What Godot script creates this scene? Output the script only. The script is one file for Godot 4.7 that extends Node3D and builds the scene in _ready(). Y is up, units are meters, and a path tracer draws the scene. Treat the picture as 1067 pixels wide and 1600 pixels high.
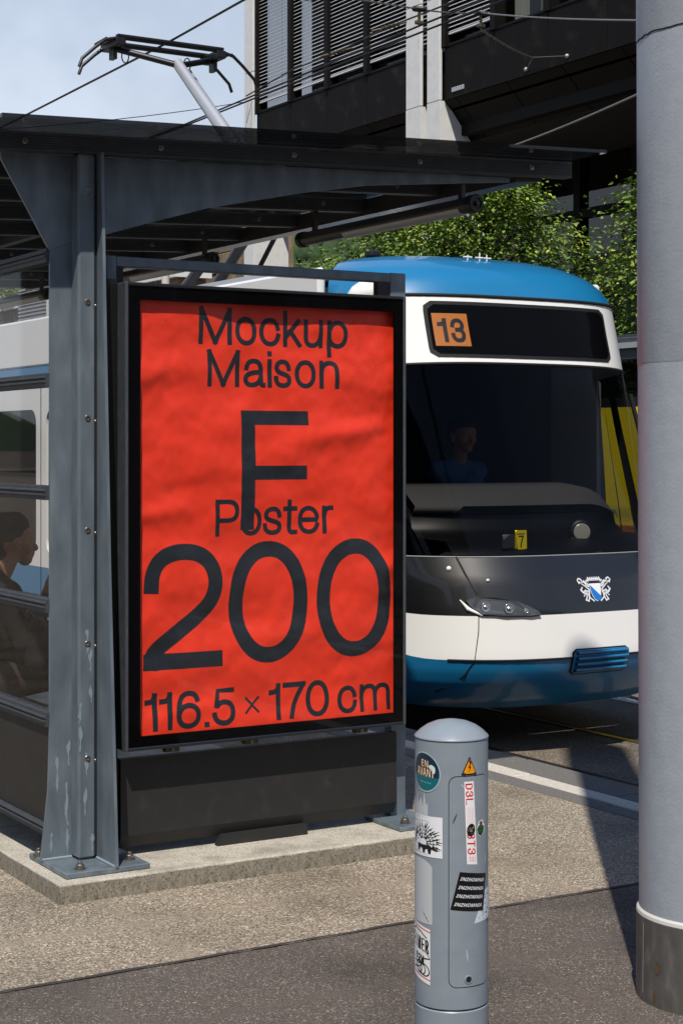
extends Node3D
# World axes: x runs along the end wall of the shelter towards the track, -z runs along the track away from the viewer, y up. Metres.
# P(x, y, v) is the point x to the track side, y up, v metres down the street.

var used := {}
var M := {}
var rng := RandomNumberGenerator.new()

func P(x: float, y: float, v: float) -> Vector3:
	return Vector3(x, y, -v)

# ---------------------------------------------------------------- mesh collector
class MB:
	var v := PackedVector3Array()
	var n := PackedVector3Array()
	var u := PackedVector2Array()
	func tri(a: Vector3, b: Vector3, c: Vector3, na: Vector3, nb: Vector3, nc: Vector3, ua := Vector2.ZERO, ub := Vector2.ZERO, uc := Vector2.ZERO) -> void:
		if (b - a).cross(c - a).dot(na + nb + nc) > 0.0:
			v.append(a); v.append(c); v.append(b)
			n.append(na); n.append(nc); n.append(nb)
			u.append(ua); u.append(uc); u.append(ub)
		else:
			v.append(a); v.append(b); v.append(c)
			n.append(na); n.append(nb); n.append(nc)
			u.append(ua); u.append(ub); u.append(uc)
	func flat(a: Vector3, b: Vector3, c: Vector3, out: Vector3) -> void:
		var m := (b - a).cross(c - a).normalized()
		if m.dot(out) < 0.0:
			m = -m
		tri(a, b, c, m, m, m)
	func quad(a: Vector3, b: Vector3, c: Vector3, d: Vector3, out: Vector3) -> void:
		var m := (c - a).cross(d - b).normalized()
		if m.dot(out) < 0.0:
			m = -m
		tri(a, b, c, m, m, m, Vector2(0, 1), Vector2(1, 1), Vector2(1, 0))
		tri(a, c, d, m, m, m, Vector2(0, 1), Vector2(1, 0), Vector2(0, 0))
	# an upright planar outline pushed along e; the outline may be concave
	func prism(pts: PackedVector3Array, e: Vector3) -> void:
		var ax := (pts[1] - pts[0]).normalized()
		var nn := e.normalized()
		var ay := nn.cross(ax).normalized()
		var flat2 := PackedVector2Array()
		var mid := Vector3.ZERO
		for p in pts:
			flat2.append(Vector2((p - pts[0]).dot(ax), (p - pts[0]).dot(ay)))
			mid += p
		mid = mid / pts.size() + e * 0.5
		var ids := Geometry2D.triangulate_polygon(flat2)
		for i in range(0, ids.size(), 3):
			flat(pts[ids[i]], pts[ids[i + 1]], pts[ids[i + 2]], -nn)
			flat(pts[ids[i]] + e, pts[ids[i + 1]] + e, pts[ids[i + 2]] + e, nn)
		var area := 0.0
		for i in flat2.size():
			area += flat2[i].cross(flat2[(i + 1) % flat2.size()])
		for i in pts.size():
			var a := pts[i]
			var b := pts[(i + 1) % pts.size()]
			var o := (b - a).cross(nn) * (1.0 if area > 0.0 else -1.0)
			quad(a, b, b + e, a + e, o)
	func box(c: Vector3, s: Vector3, ch := 0.0, t := Basis()) -> void:
		var h := s * 0.5
		var k := minf(ch, minf(h.x, minf(h.y, h.z)) * 0.9)
		var f := func(x: float, y: float, z: float) -> Vector3: return c + t * Vector3(x, y, z)
		for ax in 3:
			var b := (ax + 1) % 3
			var d := (ax + 2) % 3
			for sg in [-1.0, 1.0]:
				var q: Array[Vector3] = []
				for w in [[-1, -1], [1, -1], [1, 1], [-1, 1]]:
					var p := Vector3.ZERO
					p[ax] = sg * h[ax]
					p[b] = w[0] * (h[b] - k)
					p[d] = w[1] * (h[d] - k)
					q.append(f.call(p.x, p.y, p.z))
				var o := Vector3.ZERO
				o[ax] = sg
				quad(q[0], q[1], q[2], q[3], t * o)
		if k <= 0.0:
			return
		for ax in 3:
			var b := (ax + 1) % 3
			var d := (ax + 2) % 3
			for sb in [-1.0, 1.0]:
				for sd in [-1.0, 1.0]:
					var q: Array[Vector3] = []
					for e in [-1.0, 1.0]:
						for w in 2:
							var p := Vector3.ZERO
							p[ax] = e * (h[ax] - k)
							p[b] = sb * (h[b] - (k if w == 1 else 0.0))
							p[d] = sd * (h[d] - (k if w == 0 else 0.0))
							q.append(f.call(p.x, p.y, p.z))
					var o := Vector3.ZERO
					o[b] = sb
					o[d] = sd
					quad(q[0], q[1], q[3], q[2], t * o)
		for sx in [-1.0, 1.0]:
			for sy in [-1.0, 1.0]:
				for sz in [-1.0, 1.0]:
					flat(f.call(sx * h.x, sy * (h.y - k), sz * (h.z - k)), f.call(sx * (h.x - k), sy * h.y, sz * (h.z - k)), f.call(sx * (h.x - k), sy * (h.y - k), sz * h.z), t * Vector3(sx, sy, sz))
	# box between two corners given as x0,y0,v0 .. x1,y1,v1
	func slab(x0: float, y0: float, v0: float, x1: float, y1: float, v1: float, ch := 0.0) -> void:
		box(Vector3((x0 + x1) * 0.5, (y0 + y1) * 0.5, -(v0 + v1) * 0.5), Vector3(absf(x1 - x0), absf(y1 - y0), absf(v1 - v0)), ch)
	func tube(path: PackedVector3Array, r: PackedFloat32Array, sides := 10, caps := true) -> void:
		var rings: Array = []
		var up := Vector3.UP
		for i in path.size():
			var d := path[mini(i + 1, path.size() - 1)] - path[maxi(i - 1, 0)]
			d = d.normalized()
			if absf(d.dot(up)) > 0.95:
				up = Vector3.RIGHT
			var sx := d.cross(up).normalized()
			up = sx.cross(d).normalized()
			var ring: Array = []
			for k in sides + 1:
				var a := TAU * k / sides
				var o := sx * cos(a) + up * sin(a)
				ring.append([path[i] + o * r[mini(i, r.size() - 1)], o])
			rings.append(ring)
			if caps and (i == 0 or i == path.size() - 1):
				for k in sides:
					flat(path[i], ring[k][0], ring[k + 1][0], -d if i == 0 else d)
		for i in path.size() - 1:
			for k in sides:
				var a: Array = rings[i][k]
				var b: Array = rings[i][k + 1]
				var c: Array = rings[i + 1][k + 1]
				var d2: Array = rings[i + 1][k]
				tri(a[0], b[0], c[0], a[1], b[1], c[1])
				tri(a[0], c[0], d2[0], a[1], c[1], d2[1])
	func rod(a: Vector3, b: Vector3, r: float, sides := 8) -> void:
		tube(PackedVector3Array([a, b]), PackedFloat32Array([r]), sides)
	# profile of (radius, height); flat-shaded along the profile where sharp
	func lathe(c: Vector3, prof: PackedVector2Array, sides := 24, axis := Vector3.UP, smooth_p := false) -> void:
		var ax := axis.normalized()
		var sx := ax.cross(Vector3.RIGHT if absf(ax.x) < 0.9 else Vector3.UP).normalized()
		var sz := sx.cross(ax)
		var nn: Array[Vector2] = []
		for i in prof.size() - 1:
			var d := prof[i + 1] - prof[i]
			nn.append(Vector2(d.y, -d.x).normalized())
		for i in prof.size() - 1:
			var n0 := nn[i]
			var n1 := nn[i]
			if smooth_p:
				if i > 0: n0 = (nn[i] + nn[i - 1]).normalized()
				if i < nn.size() - 1: n1 = (nn[i] + nn[i + 1]).normalized()
			for k in sides:
				var q: Array = []
				for e in [[i, k, n0], [i, k + 1, n0], [i + 1, k + 1, n1], [i + 1, k, n1]]:
					var a: float = TAU * e[1] / sides
					var o := sx * cos(a) + sz * sin(a)
					var pr: Vector2 = prof[e[0]]
					var m: Vector2 = e[2]
					q.append([c + o * pr.x + ax * pr.y, (o * m.x + ax * m.y).normalized(), Vector2(float(e[1]) / sides, pr.y)])
				tri(q[0][0], q[1][0], q[2][0], q[0][1], q[1][1], q[2][1], q[0][2], q[1][2], q[2][2])
				tri(q[0][0], q[2][0], q[3][0], q[0][1], q[2][1], q[3][1], q[0][2], q[2][2], q[3][2])
	# rows of points joined into a smooth sheet; normals turned away from the point «inside»
	func sheet(rows: Array, inside: Vector3, along := Vector3.ZERO) -> void:
		var h := rows.size()
		var w: int = rows[0].size()
		var nr: Array = []
		for j in h:
			var line := PackedVector3Array()
			for i in w:
				var a: Vector3 = rows[j][mini(i + 1, w - 1)] - rows[j][maxi(i - 1, 0)]
				var b: Vector3 = rows[mini(j + 1, h - 1)][i] - rows[maxi(j - 1, 0)][i]
				var m := a.cross(b).normalized()
				var o: Vector3 = along if along != Vector3.ZERO else rows[j][i] - inside
				if m.dot(o) < 0.0: m = -m
				line.append(m)
			nr.append(line)
		for j in h - 1:
			for i in w - 1:
				var ua := Vector2(float(i) / (w - 1), float(j) / (h - 1))
				var ub := Vector2(float(i + 1) / (w - 1), float(j) / (h - 1))
				var uc := Vector2(float(i + 1) / (w - 1), float(j + 1) / (h - 1))
				var ud := Vector2(float(i) / (w - 1), float(j + 1) / (h - 1))
				tri(rows[j][i], rows[j][i + 1], rows[j + 1][i + 1], nr[j][i], nr[j][i + 1], nr[j + 1][i + 1], ua, ub, uc)
				tri(rows[j][i], rows[j + 1][i + 1], rows[j + 1][i], nr[j][i], nr[j + 1][i + 1], nr[j + 1][i], ua, uc, ud)
	func mesh() -> ArrayMesh:
		var arr := []
		arr.resize(Mesh.ARRAY_MAX)
		arr[Mesh.ARRAY_VERTEX] = v
		arr[Mesh.ARRAY_NORMAL] = n
		arr[Mesh.ARRAY_TEX_UV] = u
		var m := ArrayMesh.new()
		m.add_surface_from_arrays(Mesh.PRIMITIVE_TRIANGLES, arr)
		return m

# ---------------------------------------------------------------- naming
func numbered(called: String) -> String:
	var k: int = used.get(called, 0)
	used[called] = k + 1
	return called if k == 0 else "%s_%03d" % [called, k]

func thing(called: String, label: String, category: String, at := Vector3.ZERO, group := "") -> Node3D:
	var o := Node3D.new()
	o.name = numbered(called)
	add_child(o)
	o.position = at
	o.set_meta("label", label)
	o.set_meta("category", category)
	if group: o.set_meta("group", group)
	return o

func put(called: String, mb: MB, mat: Material, parent: Node3D = null, label := "") -> MeshInstance3D:
	var o := MeshInstance3D.new()
	o.mesh = mb.mesh()
	o.material_override = mat
	if parent == null:
		o.name = numbered(called)
		add_child(o)
	else:
		o.name = called
		parent.add_child(o, true)
		o.position = -origin_of(parent)
	if label: o.set_meta("label", label)
	return o

func origin_of(nd: Node3D) -> Vector3:
	var t := Vector3.ZERO
	var k: Node = nd
	while k != self and k is Node3D:
		t += (k as Node3D).position
		k = k.get_parent()
	return t

func structure(called: String, mb: MB, mat: Material, label: String, category: String) -> MeshInstance3D:
	var o := put(called, mb, mat)
	o.set_meta("kind", "structure")
	o.set_meta("label", label)
	o.set_meta("category", category)
	return o

func solo(called: String, mb: MB, mat: Material, label: String, category: String, group := "") -> MeshInstance3D:
	var o := put(called, mb, mat)
	o.set_meta("label", label)
	o.set_meta("category", category)
	if group: o.set_meta("group", group)
	return o

# ---------------------------------------------------------------- materials
func lin(r: float, g: float, b: float, a := 1.0) -> Color:
	var c := Color(r, g, b).linear_to_srgb()
	c.a = a
	return c

func mat(called: String, c: Color, rough := 0.6, metal := 0.0) -> StandardMaterial3D:
	var m := StandardMaterial3D.new()
	m.resource_name = called
	m.albedo_color = c
	m.roughness = rough
	m.metallic = metal
	m.cull_mode = BaseMaterial3D.CULL_DISABLED
	M[called] = m
	return m

func glass(called: String, c: Color, spec := 0.5) -> StandardMaterial3D:
	var m := mat(called, c, 0.02)
	m.transparency = BaseMaterial3D.TRANSPARENCY_ALPHA
	m.metallic_specular = spec
	return m

func noise_tex(kind: int, freq: float, size: int, ramp: Array, sd := 1, oct := 3, as_n := false, bump := 4.0) -> NoiseTexture2D:
	var f := FastNoiseLite.new()
	f.noise_type = kind
	f.seed = sd
	f.frequency = freq
	f.fractal_octaves = oct
	if kind == FastNoiseLite.TYPE_CELLULAR:
		f.fractal_type = FastNoiseLite.FRACTAL_NONE
		f.cellular_return_type = FastNoiseLite.RETURN_CELL_VALUE
		f.cellular_jitter = 1.0
	var t := NoiseTexture2D.new()
	t.width = size
	t.height = size
	t.seamless = true
	t.generate_mipmaps = false
	t.noise = f
	if as_n:
		t.as_normal_map = true
		t.bump_strength = bump
	elif ramp.size():
		var g := Gradient.new()
		var off := PackedFloat32Array()
		var col := PackedColorArray()
		for r in ramp:
			off.append(r[0])
			col.append(r[1])
		g.offsets = off
		g.colors = col
		t.color_ramp = g
	return t

func world_tri(m: StandardMaterial3D, s: float) -> void:
	m.uv1_triplanar = true
	m.uv1_world_triplanar = true
	m.uv1_scale = Vector3(s, s, s)

func grey(k: float, tint := Color(1, 1, 1)) -> Color:
	return Color(k * tint.r, k * tint.g, k * tint.b)

func mottled(called: String, c: Color, spread: float, freq: float, scale: float, rough: float, sd: int, stretch := Vector3.ONE) -> StandardMaterial3D:
	var m := mat(called, Color.WHITE, rough)
	m.albedo_texture = noise_tex(FastNoiseLite.TYPE_SIMPLEX_SMOOTH, freq, 512, [[0.0, c.darkened(spread)], [0.35, c.darkened(spread * 0.35)], [0.6, c], [1.0, c.lightened(spread * 0.7)]], sd, 5)
	world_tri(m, scale)
	m.uv1_scale = stretch * scale
	return m

func make_materials() -> void:
	# paving
	var tan_stops := [[0.0, Color(0.31, 0.28, 0.235)], [0.16, Color(0.43, 0.392, 0.335)], [0.4, Color(0.50, 0.462, 0.4)], [0.62, Color(0.545, 0.503, 0.437)], [0.85, Color(0.62, 0.578, 0.508)], [1.0, Color(0.79, 0.755, 0.69)]]
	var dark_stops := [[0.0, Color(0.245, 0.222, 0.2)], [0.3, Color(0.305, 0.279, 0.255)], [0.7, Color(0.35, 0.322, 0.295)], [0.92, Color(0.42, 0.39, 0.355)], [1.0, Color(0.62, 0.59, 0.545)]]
	var stain := noise_tex(FastNoiseLite.TYPE_SIMPLEX_SMOOTH, 0.012, 512, [[0.0, Color(0.78, 0.775, 0.77)], [0.3, Color(0.9, 0.897, 0.893)], [0.5, Color(0.97, 0.97, 0.968)], [0.7, Color(1, 1, 1)], [1.0, Color(1, 0.99, 0.96)]], 31, 6)
	for k in [["tan_asphalt", tan_stops, 7, 1.6], ["dark_asphalt", dark_stops, 8, 1.3], ["road_asphalt", [[0.0, Color(0.24, 0.215, 0.185)], [0.4, Color(0.39, 0.355, 0.31)], [0.8, Color(0.47, 0.43, 0.38)], [1.0, Color(0.6, 0.56, 0.5)]], 9, 1.9]]:
		var m := mat(k[0], Color.WHITE, 0.92)
		m.albedo_texture = noise_tex(FastNoiseLite.TYPE_CELLULAR, 0.28, 1024, k[1], k[2])
		m.heightmap_enabled = true
		m.heightmap_texture = noise_tex(FastNoiseLite.TYPE_CELLULAR, 0.28, 1024, [], k[2])
		m.heightmap_scale = 0.25
		m.detail_enabled = true
		m.detail_blend_mode = BaseMaterial3D.BLEND_MODE_MUL
		m.detail_albedo = stain
		m.detail_uv_layer = BaseMaterial3D.DETAIL_UV_2
		m.uv2_triplanar = true
		m.uv2_world_triplanar = true
		m.uv2_scale = Vector3(0.23, 0.23, 0.23)
		world_tri(m, 1.0 / k[3])
	var con := mat("concrete", Color.WHITE, 0.9)
	con.albedo_texture = noise_tex(FastNoiseLite.TYPE_CELLULAR, 0.28, 512, [[0.0, Color(0.44, 0.42, 0.38)], [0.1, Color(0.6, 0.58, 0.535)], [0.5, Color(0.66, 0.64, 0.59)], [1.0, Color(0.73, 0.71, 0.66)]], 12)
	con.heightmap_enabled = true
	con.heightmap_texture = noise_tex(FastNoiseLite.TYPE_SIMPLEX_SMOOTH, 0.06, 512, [[0.0, Color(0, 0, 0)], [0.3, Color(0.8, 0.8, 0.8)], [1.0, Color(1, 1, 1)]], 13, 4)
	con.heightmap_scale = 0.2
	con.detail_enabled = true
	con.detail_blend_mode = BaseMaterial3D.BLEND_MODE_MUL
	con.detail_albedo = stain
	con.detail_uv_layer = BaseMaterial3D.DETAIL_UV_2
	con.uv2_triplanar = true
	con.uv2_world_triplanar = true
	con.uv2_scale = Vector3(0.7, 0.7, 0.7)
	world_tri(con, 1.6)
	var cw := mat("concrete_side", Color.WHITE, 0.95)
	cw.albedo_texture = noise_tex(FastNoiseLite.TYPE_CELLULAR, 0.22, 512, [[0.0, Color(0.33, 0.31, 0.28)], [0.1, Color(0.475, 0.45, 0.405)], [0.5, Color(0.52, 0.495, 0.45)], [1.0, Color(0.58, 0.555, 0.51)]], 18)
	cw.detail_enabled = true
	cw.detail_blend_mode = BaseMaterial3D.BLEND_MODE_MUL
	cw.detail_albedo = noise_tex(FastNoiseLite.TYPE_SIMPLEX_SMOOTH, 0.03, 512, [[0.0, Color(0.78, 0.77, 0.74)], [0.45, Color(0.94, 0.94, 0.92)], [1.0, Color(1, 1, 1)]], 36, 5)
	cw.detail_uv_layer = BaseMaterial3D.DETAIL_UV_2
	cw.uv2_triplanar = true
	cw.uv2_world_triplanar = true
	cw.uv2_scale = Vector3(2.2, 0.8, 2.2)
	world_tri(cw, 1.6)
	mottled("kerb_pale", Color(0.72, 0.70, 0.66), 0.14, 0.05, 1.1, 0.85, 14)
	mottled("kerb_grey", Color(0.385, 0.375, 0.36), 0.2, 0.09, 1.3, 0.85, 15)
	mottled("wall_concrete", Color(0.80, 0.805, 0.80), 0.05, 0.02, 0.35, 0.85, 16)
	# metals and paint
	mottled("steel", Color(0.405, 0.45, 0.485), 0.17, 0.011, 1.4, 0.45, 21, Vector3(1, 0.35, 1))
	M.steel.metallic = 0.25
	M.steel.roughness_texture = noise_tex(FastNoiseLite.TYPE_SIMPLEX_SMOOTH, 0.02, 512, [[0.0, Color(0.75, 0.75, 0.75)], [1.0, Color(1, 1, 1)]], 23, 4)
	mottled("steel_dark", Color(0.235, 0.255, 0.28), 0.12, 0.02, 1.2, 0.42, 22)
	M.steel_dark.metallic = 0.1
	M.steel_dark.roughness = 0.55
	mat("frame_edge", Color(0.2, 0.215, 0.24), 0.35, 0.6)
	mat("black_print", Color(0.022, 0.022, 0.026), 0.35)
	M.black_print.metallic_specular = 0.15
	mottled("kick_panel", Color(0.125, 0.12, 0.12), 0.08, 0.012, 1.2, 0.6, 24)
	mat("stainless", Color(0.55, 0.53, 0.5), 0.3, 0.9)
	mat("zinc_stain", Color(0.46, 0.51, 0.545), 0.7)
	mat("rust", Color(0.36, 0.25, 0.14), 0.9)
	mat("rubber", Color(0.025, 0.025, 0.027), 0.7)
	mat("black_paint", Color(0.03, 0.03, 0.033), 0.45)
	mat("dark_gap", Color(0.035, 0.035, 0.04), 0.8)
	mat("tube_grey", Color(0.23, 0.22, 0.21), 0.35, 0.2)
	mat("aluminium", Color(0.72, 0.73, 0.74), 0.42, 0.55)
	mottled("mast_paint", Color(0.575, 0.605, 0.64), 0.05, 0.03, 0.9, 0.42, 25)
	M.mast_paint.heightmap_enabled = true
	M.mast_paint.heightmap_texture = noise_tex(FastNoiseLite.TYPE_SIMPLEX_SMOOTH, 0.16, 512, [], 26, 2)
	M.mast_paint.heightmap_scale = 0.05
	mottled("mast_sleeve", Color(0.32, 0.312, 0.3), 0.2, 0.03, 1.2, 0.55, 27, Vector3(1, 0.4, 1))
	mat("scuff", Color(0.64, 0.67, 0.7), 0.7)
	mat("ring_white", Color(0.72, 0.72, 0.7), 0.6)
	mottled("bollard_paint", Color(0.49, 0.53, 0.565), 0.045, 0.02, 1.6, 0.4, 28)
	# tram
	for k in [["tram_white", Color(0.87, 0.87, 0.86)], ["tram_blue", Color(0.055, 0.42, 0.605)], ["tram_black", Color(0.016, 0.017, 0.024)]]:
		var m := mat(k[0], k[1], 0.4)
		m.clearcoat_enabled = true
		m.clearcoat = 0.7
		m.clearcoat_roughness = 0.08
	mat("tram_grey", Color(0.5, 0.51, 0.52), 0.5)
	mat("wiper_grey", Color(0.3, 0.3, 0.31), 0.4, 0.4)
	mat("dash", Color(0.31, 0.31, 0.31), 0.7)
	mat("interior", Color(0.13, 0.13, 0.14), 0.9)
	mat("seat_blue", Color(0.05, 0.12, 0.25), 0.9)
	glass("windscreen", Color(0.0, 0.002, 0.004, 0.52), 0.22)
	glass("tram_glass", Color(0.0, 0.004, 0.006, 0.88), 0.35)
	glass("clear_glass", Color(0.02, 0.025, 0.02, 0.01), 0.22)
	glass("shelter_glass", Color(0.03, 0.04, 0.035, 0.12), 0.22)
	glass("roof_glass", Color(0.035, 0.045, 0.055, 0.8), 0.4)
	glass("lens_glass", Color(0.8, 0.85, 0.9, 0.08))
	mat("yellow", Color(0.86, 0.76, 0.02), 0.5)
	mat("lamp_face", Color(0.85, 0.86, 0.8), 0.2, 0.4)
	mat("reflector", Color(0.75, 0.76, 0.78), 0.15, 0.9)
	# building
	mottled("bronze", Color(0.075, 0.068, 0.062), 0.12, 0.01, 0.3, 0.5, 33)
	M.bronze.metallic_specular = 0.22
	M.bronze.roughness = 0.6
	mat("bronze_frame", Color(0.07, 0.06, 0.055), 0.6)
	M.bronze_frame.metallic_specular = 0.25
	mat("slat", Color(0.78, 0.785, 0.795), 0.4, 0.0)
	mat("ceiling_dark", Color(0.085, 0.08, 0.075), 0.8)
	glass("building_glass", Color(0.01, 0.02, 0.02, 0.35), 0.3)
	glass("lobby_glass", Color(0.01, 0.02, 0.02, 0.6))
	mat("curtain", Color(0.75, 0.78, 0.7), 0.9)
	mat("wire", Color(0.05, 0.05, 0.052), 0.6)
	mat("wire_bright", Color(0.5, 0.5, 0.49), 0.4, 0.6)
	mat("brass", Color(0.3, 0.26, 0.2), 0.6, 0.3)
	# far
	mottled("sandstone", Color(0.47, 0.4, 0.31), 0.3, 0.02, 0.12, 0.9, 35)
	mat("house_wall", Color(0.42, 0.39, 0.35), 0.9)
	mat("plaster", Color(0.75, 0.74, 0.68), 0.9)
	mat("slate", Color(0.28, 0.28, 0.33), 0.8)
	mat("bark", Color(0.17, 0.14, 0.11), 0.95)
	mat("white_line", Color(0.72, 0.71, 0.68), 0.8)
	mat("bitumen", Color(0.2, 0.185, 0.175), 0.85)
	mat("rail_steel", Color(0.3, 0.28, 0.26), 0.35, 0.7)
	mat("cloth_dark", Color(0.035, 0.035, 0.04), 0.95)
	mat("cloth_brown", Color(0.2, 0.15, 0.12), 0.95)
	mat("shirt_blue", Color(0.2, 0.36, 0.55), 0.9)
	mat("skin", Color(0.62, 0.43, 0.33), 0.6)
	mat("hair", Color(0.05, 0.035, 0.028), 0.8)
	mat("bag", Color(0.05, 0.05, 0.055), 0.85)
	mat("bag_grey", Color(0.3, 0.3, 0.31), 0.9)

# ---------------------------------------------------------------- flat print
func fill_poly(img: Image, pts: PackedVector2Array, col: Color, clip_y0 := -1.0e9, clip_y1 := 1.0e9) -> void:
	var lo := 1.0e9
	var hi := -1.0e9
	for p in pts:
		lo = minf(lo, p.y)
		hi = maxf(hi, p.y)
	var y0 := maxi(maxi(0, int(ceil(lo - 0.5))), int(ceil(clip_y0 - 0.5)))
	var y1 := mini(mini(img.get_height() - 1, int(floor(hi - 0.5))), int(floor(clip_y1 - 0.5)))
	for y in range(y0, y1 + 1):
		var yy := y + 0.5
		var xs: Array[float] = []
		for i in pts.size():
			var a := pts[i]
			var b := pts[(i + 1) % pts.size()]
			if (a.y <= yy) != (b.y <= yy):
				xs.append(a.x + (yy - a.y) / (b.y - a.y) * (b.x - a.x))
		xs.sort()
		for k in range(0, xs.size() - 1, 2):
			var x0 := int(round(xs[k]))
			var x1 := int(round(xs[k + 1]))
			if x1 > x0:
				img.fill_rect(Rect2i(x0, y, x1 - x0, 1), col)

func stroke(img: Image, line: PackedVector2Array, w: float, col: Color, c0 := -1.0e9, c1 := 1.0e9, cap := true) -> void:
	var h := w * 0.5
	var nrm := PackedVector2Array()
	for i in line.size():
		var d := (line[mini(i + 1, line.size() - 1)] - line[maxi(i - 1, 0)]).normalized()
		nrm.append(Vector2(-d.y, d.x))
	for i in line.size() - 1:
		var a := line[i]
		var b := line[i + 1]
		var d := (b - a).normalized()
		if cap and i == 0: a -= d * h
		if cap and i == line.size() - 2: b += d * h
		fill_poly(img, PackedVector2Array([a + nrm[i] * h, b + nrm[i + 1] * h, b - nrm[i + 1] * h, a - nrm[i] * h]), col, c0, c1)

func disc(img: Image, c: Vector2, r: Vector2, col: Color) -> void:
	var p := PackedVector2Array()
	for k in 40:
		p.append(c + Vector2(cos(TAU * k / 40), sin(TAU * k / 40)) * r)
	fill_poly(img, p, col)

# grotesque letters drawn as pen strokes in a unit box: x 0..1, y 0 baseline .. 1 cap height; X is the x-height
const GL := {
	"M": "m 0 0 l 0 1 m 0 1 l .5 0 m .5 0 l 1 1 m 1 1 l 1 0",
	"o": "e .5 .375 .5 .375", "0": "e .5 .5 .5 .5",
	"c": "m .97 .50 c .92 .66 .76 .75 .52 .75 c .2 .75 0 .6 0 .375 c 0 .15 .2 0 .52 0 c .78 0 .95 .1 1 .27",
	"k": "m 0 0 l 0 1 m .06 .24 l .92 .75 m .36 .43 l 1 0",
	"u": "m 0 .75 l 0 .28 c 0 .09 .15 0 .42 0 c .76 0 1 .15 1 .4 m 1 .75 l 1 0",
	"p": "m 0 .75 l 0 -.29 e .5 .375 .5 .375",
	"a": "m .05 .53 c .08 .68 .22 .75 .45 .75 c .73 .75 .87 .66 .87 .48 l .87 .12 c .87 .02 .92 0 1 0 m .87 .45 c .87 .37 .7 .42 .4 .38 c .13 .34 0 .28 0 .18 c 0 .06 .14 0 .34 0 c .68 0 .87 .15 .87 .32",
	"i": "m .5 0 l .5 .75 m .5 .985 l .5 1",
	"s": "m .94 .54 c .9 .68 .75 .75 .5 .75 c .2 .75 .05 .67 .05 .56 c .05 .43 .25 .41 .5 .37 c .8 .33 .98 .29 .98 .18 c .98 .06 .8 0 .5 0 c .2 0 .03 .07 0 .23",
	"n": "m 0 0 l 0 .75 m 0 .42 c .02 .64 .25 .75 .55 .75 c .85 .75 1 .66 1 .46 l 1 0",
	"m": "m 0 0 l 0 .75 m 0 .42 c .01 .64 .12 .75 .27 .75 c .43 .75 .5 .66 .5 .46 l .5 0 m .5 .42 c .51 .64 .62 .75 .77 .75 c .93 .75 1 .66 1 .46 l 1 0",
	"P": "m 0 0 l 0 1 m 0 1 l .52 1 c .85 1 1 .9 1 .71 c 1 .52 .85 .42 .52 .42 l 0 .42",
	"t": "m .42 .97 l .42 .2 c .42 .05 .5 0 .7 0 l 1 0 m 0 .75 l 1 .75",
	"e": "m 0 .385 l 1 .385 c 1 .62 .82 .75 .5 .75 c .18 .75 0 .6 0 .375 c 0 .15 .18 0 .5 0 c .76 0 .93 .09 .98 .22",
	"r": "m 0 0 l 0 .75 m 0 .4 c .02 .63 .35 .75 .7 .75 l 1 .75",
	"2": "m 0 .70 c 0 .9 .2 1 .5 1 c .82 1 1 .89 1 .71 c 1 .52 .78 .42 .5 .3 c .2 .17 0 .1 0 0 m 0 0 l 1 0",
	"1": "m 1 0 l 1 1 m 1 .98 c .88 .84 .55 .8 .0 .8",
	"6": "m .96 .80 c .9 .94 .75 1 .53 1 c .15 1 0 .76 0 .4 e .5 .315 .5 .315",
	"5": "m .94 1 l .2 1 l .08 .48 c .2 .6 .35 .645 .5 .645 c .82 .645 1 .52 1 .33 c 1 .12 .8 0 .5 0 c .22 0 .04 .1 0 .27",
	"7": "m 0 1 l 1 1 m 1 1 c .7 .68 .44 .4 .36 0",
	"3": "m .02 .75 c .06 .92 .25 1 .5 1 c .8 1 .96 .9 .96 .75 c .96 .6 .78 .53 .42 .53 m .42 .53 c .82 .53 1 .44 1 .28 c 1 .1 .8 0 .5 0 c .2 0 .03 .08 0 .27",
	"x": "m 0 0 l 1 1 m 0 1 l 1 0",
	".": "m .5 0 l .5 .001", "-": "m 0 .4 l 1 .4",
	"F": "m 0 0 l 0 1 m 0 1 l 1 1 m 0 .5 l .97 .5",
	"E": "m 1 1 l 0 1 l 0 0 l 1 0 m 0 .5 l .9 .5", "I": "m .5 0 l .5 1", "R": "m 0 0 l 0 1 l .6 1 c 1 1 1 .5 .6 .5 l 0 .5 m .5 .5 l 1 0",
	"D": "m 0 0 l 0 1 l .5 1 l 1 .8 l 1 .2 l .5 0 l 0 0", "L": "m 0 1 l 0 0 l 1 0", "T": "m 0 1 l 1 1 m .5 1 l .5 0",
}

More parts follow.
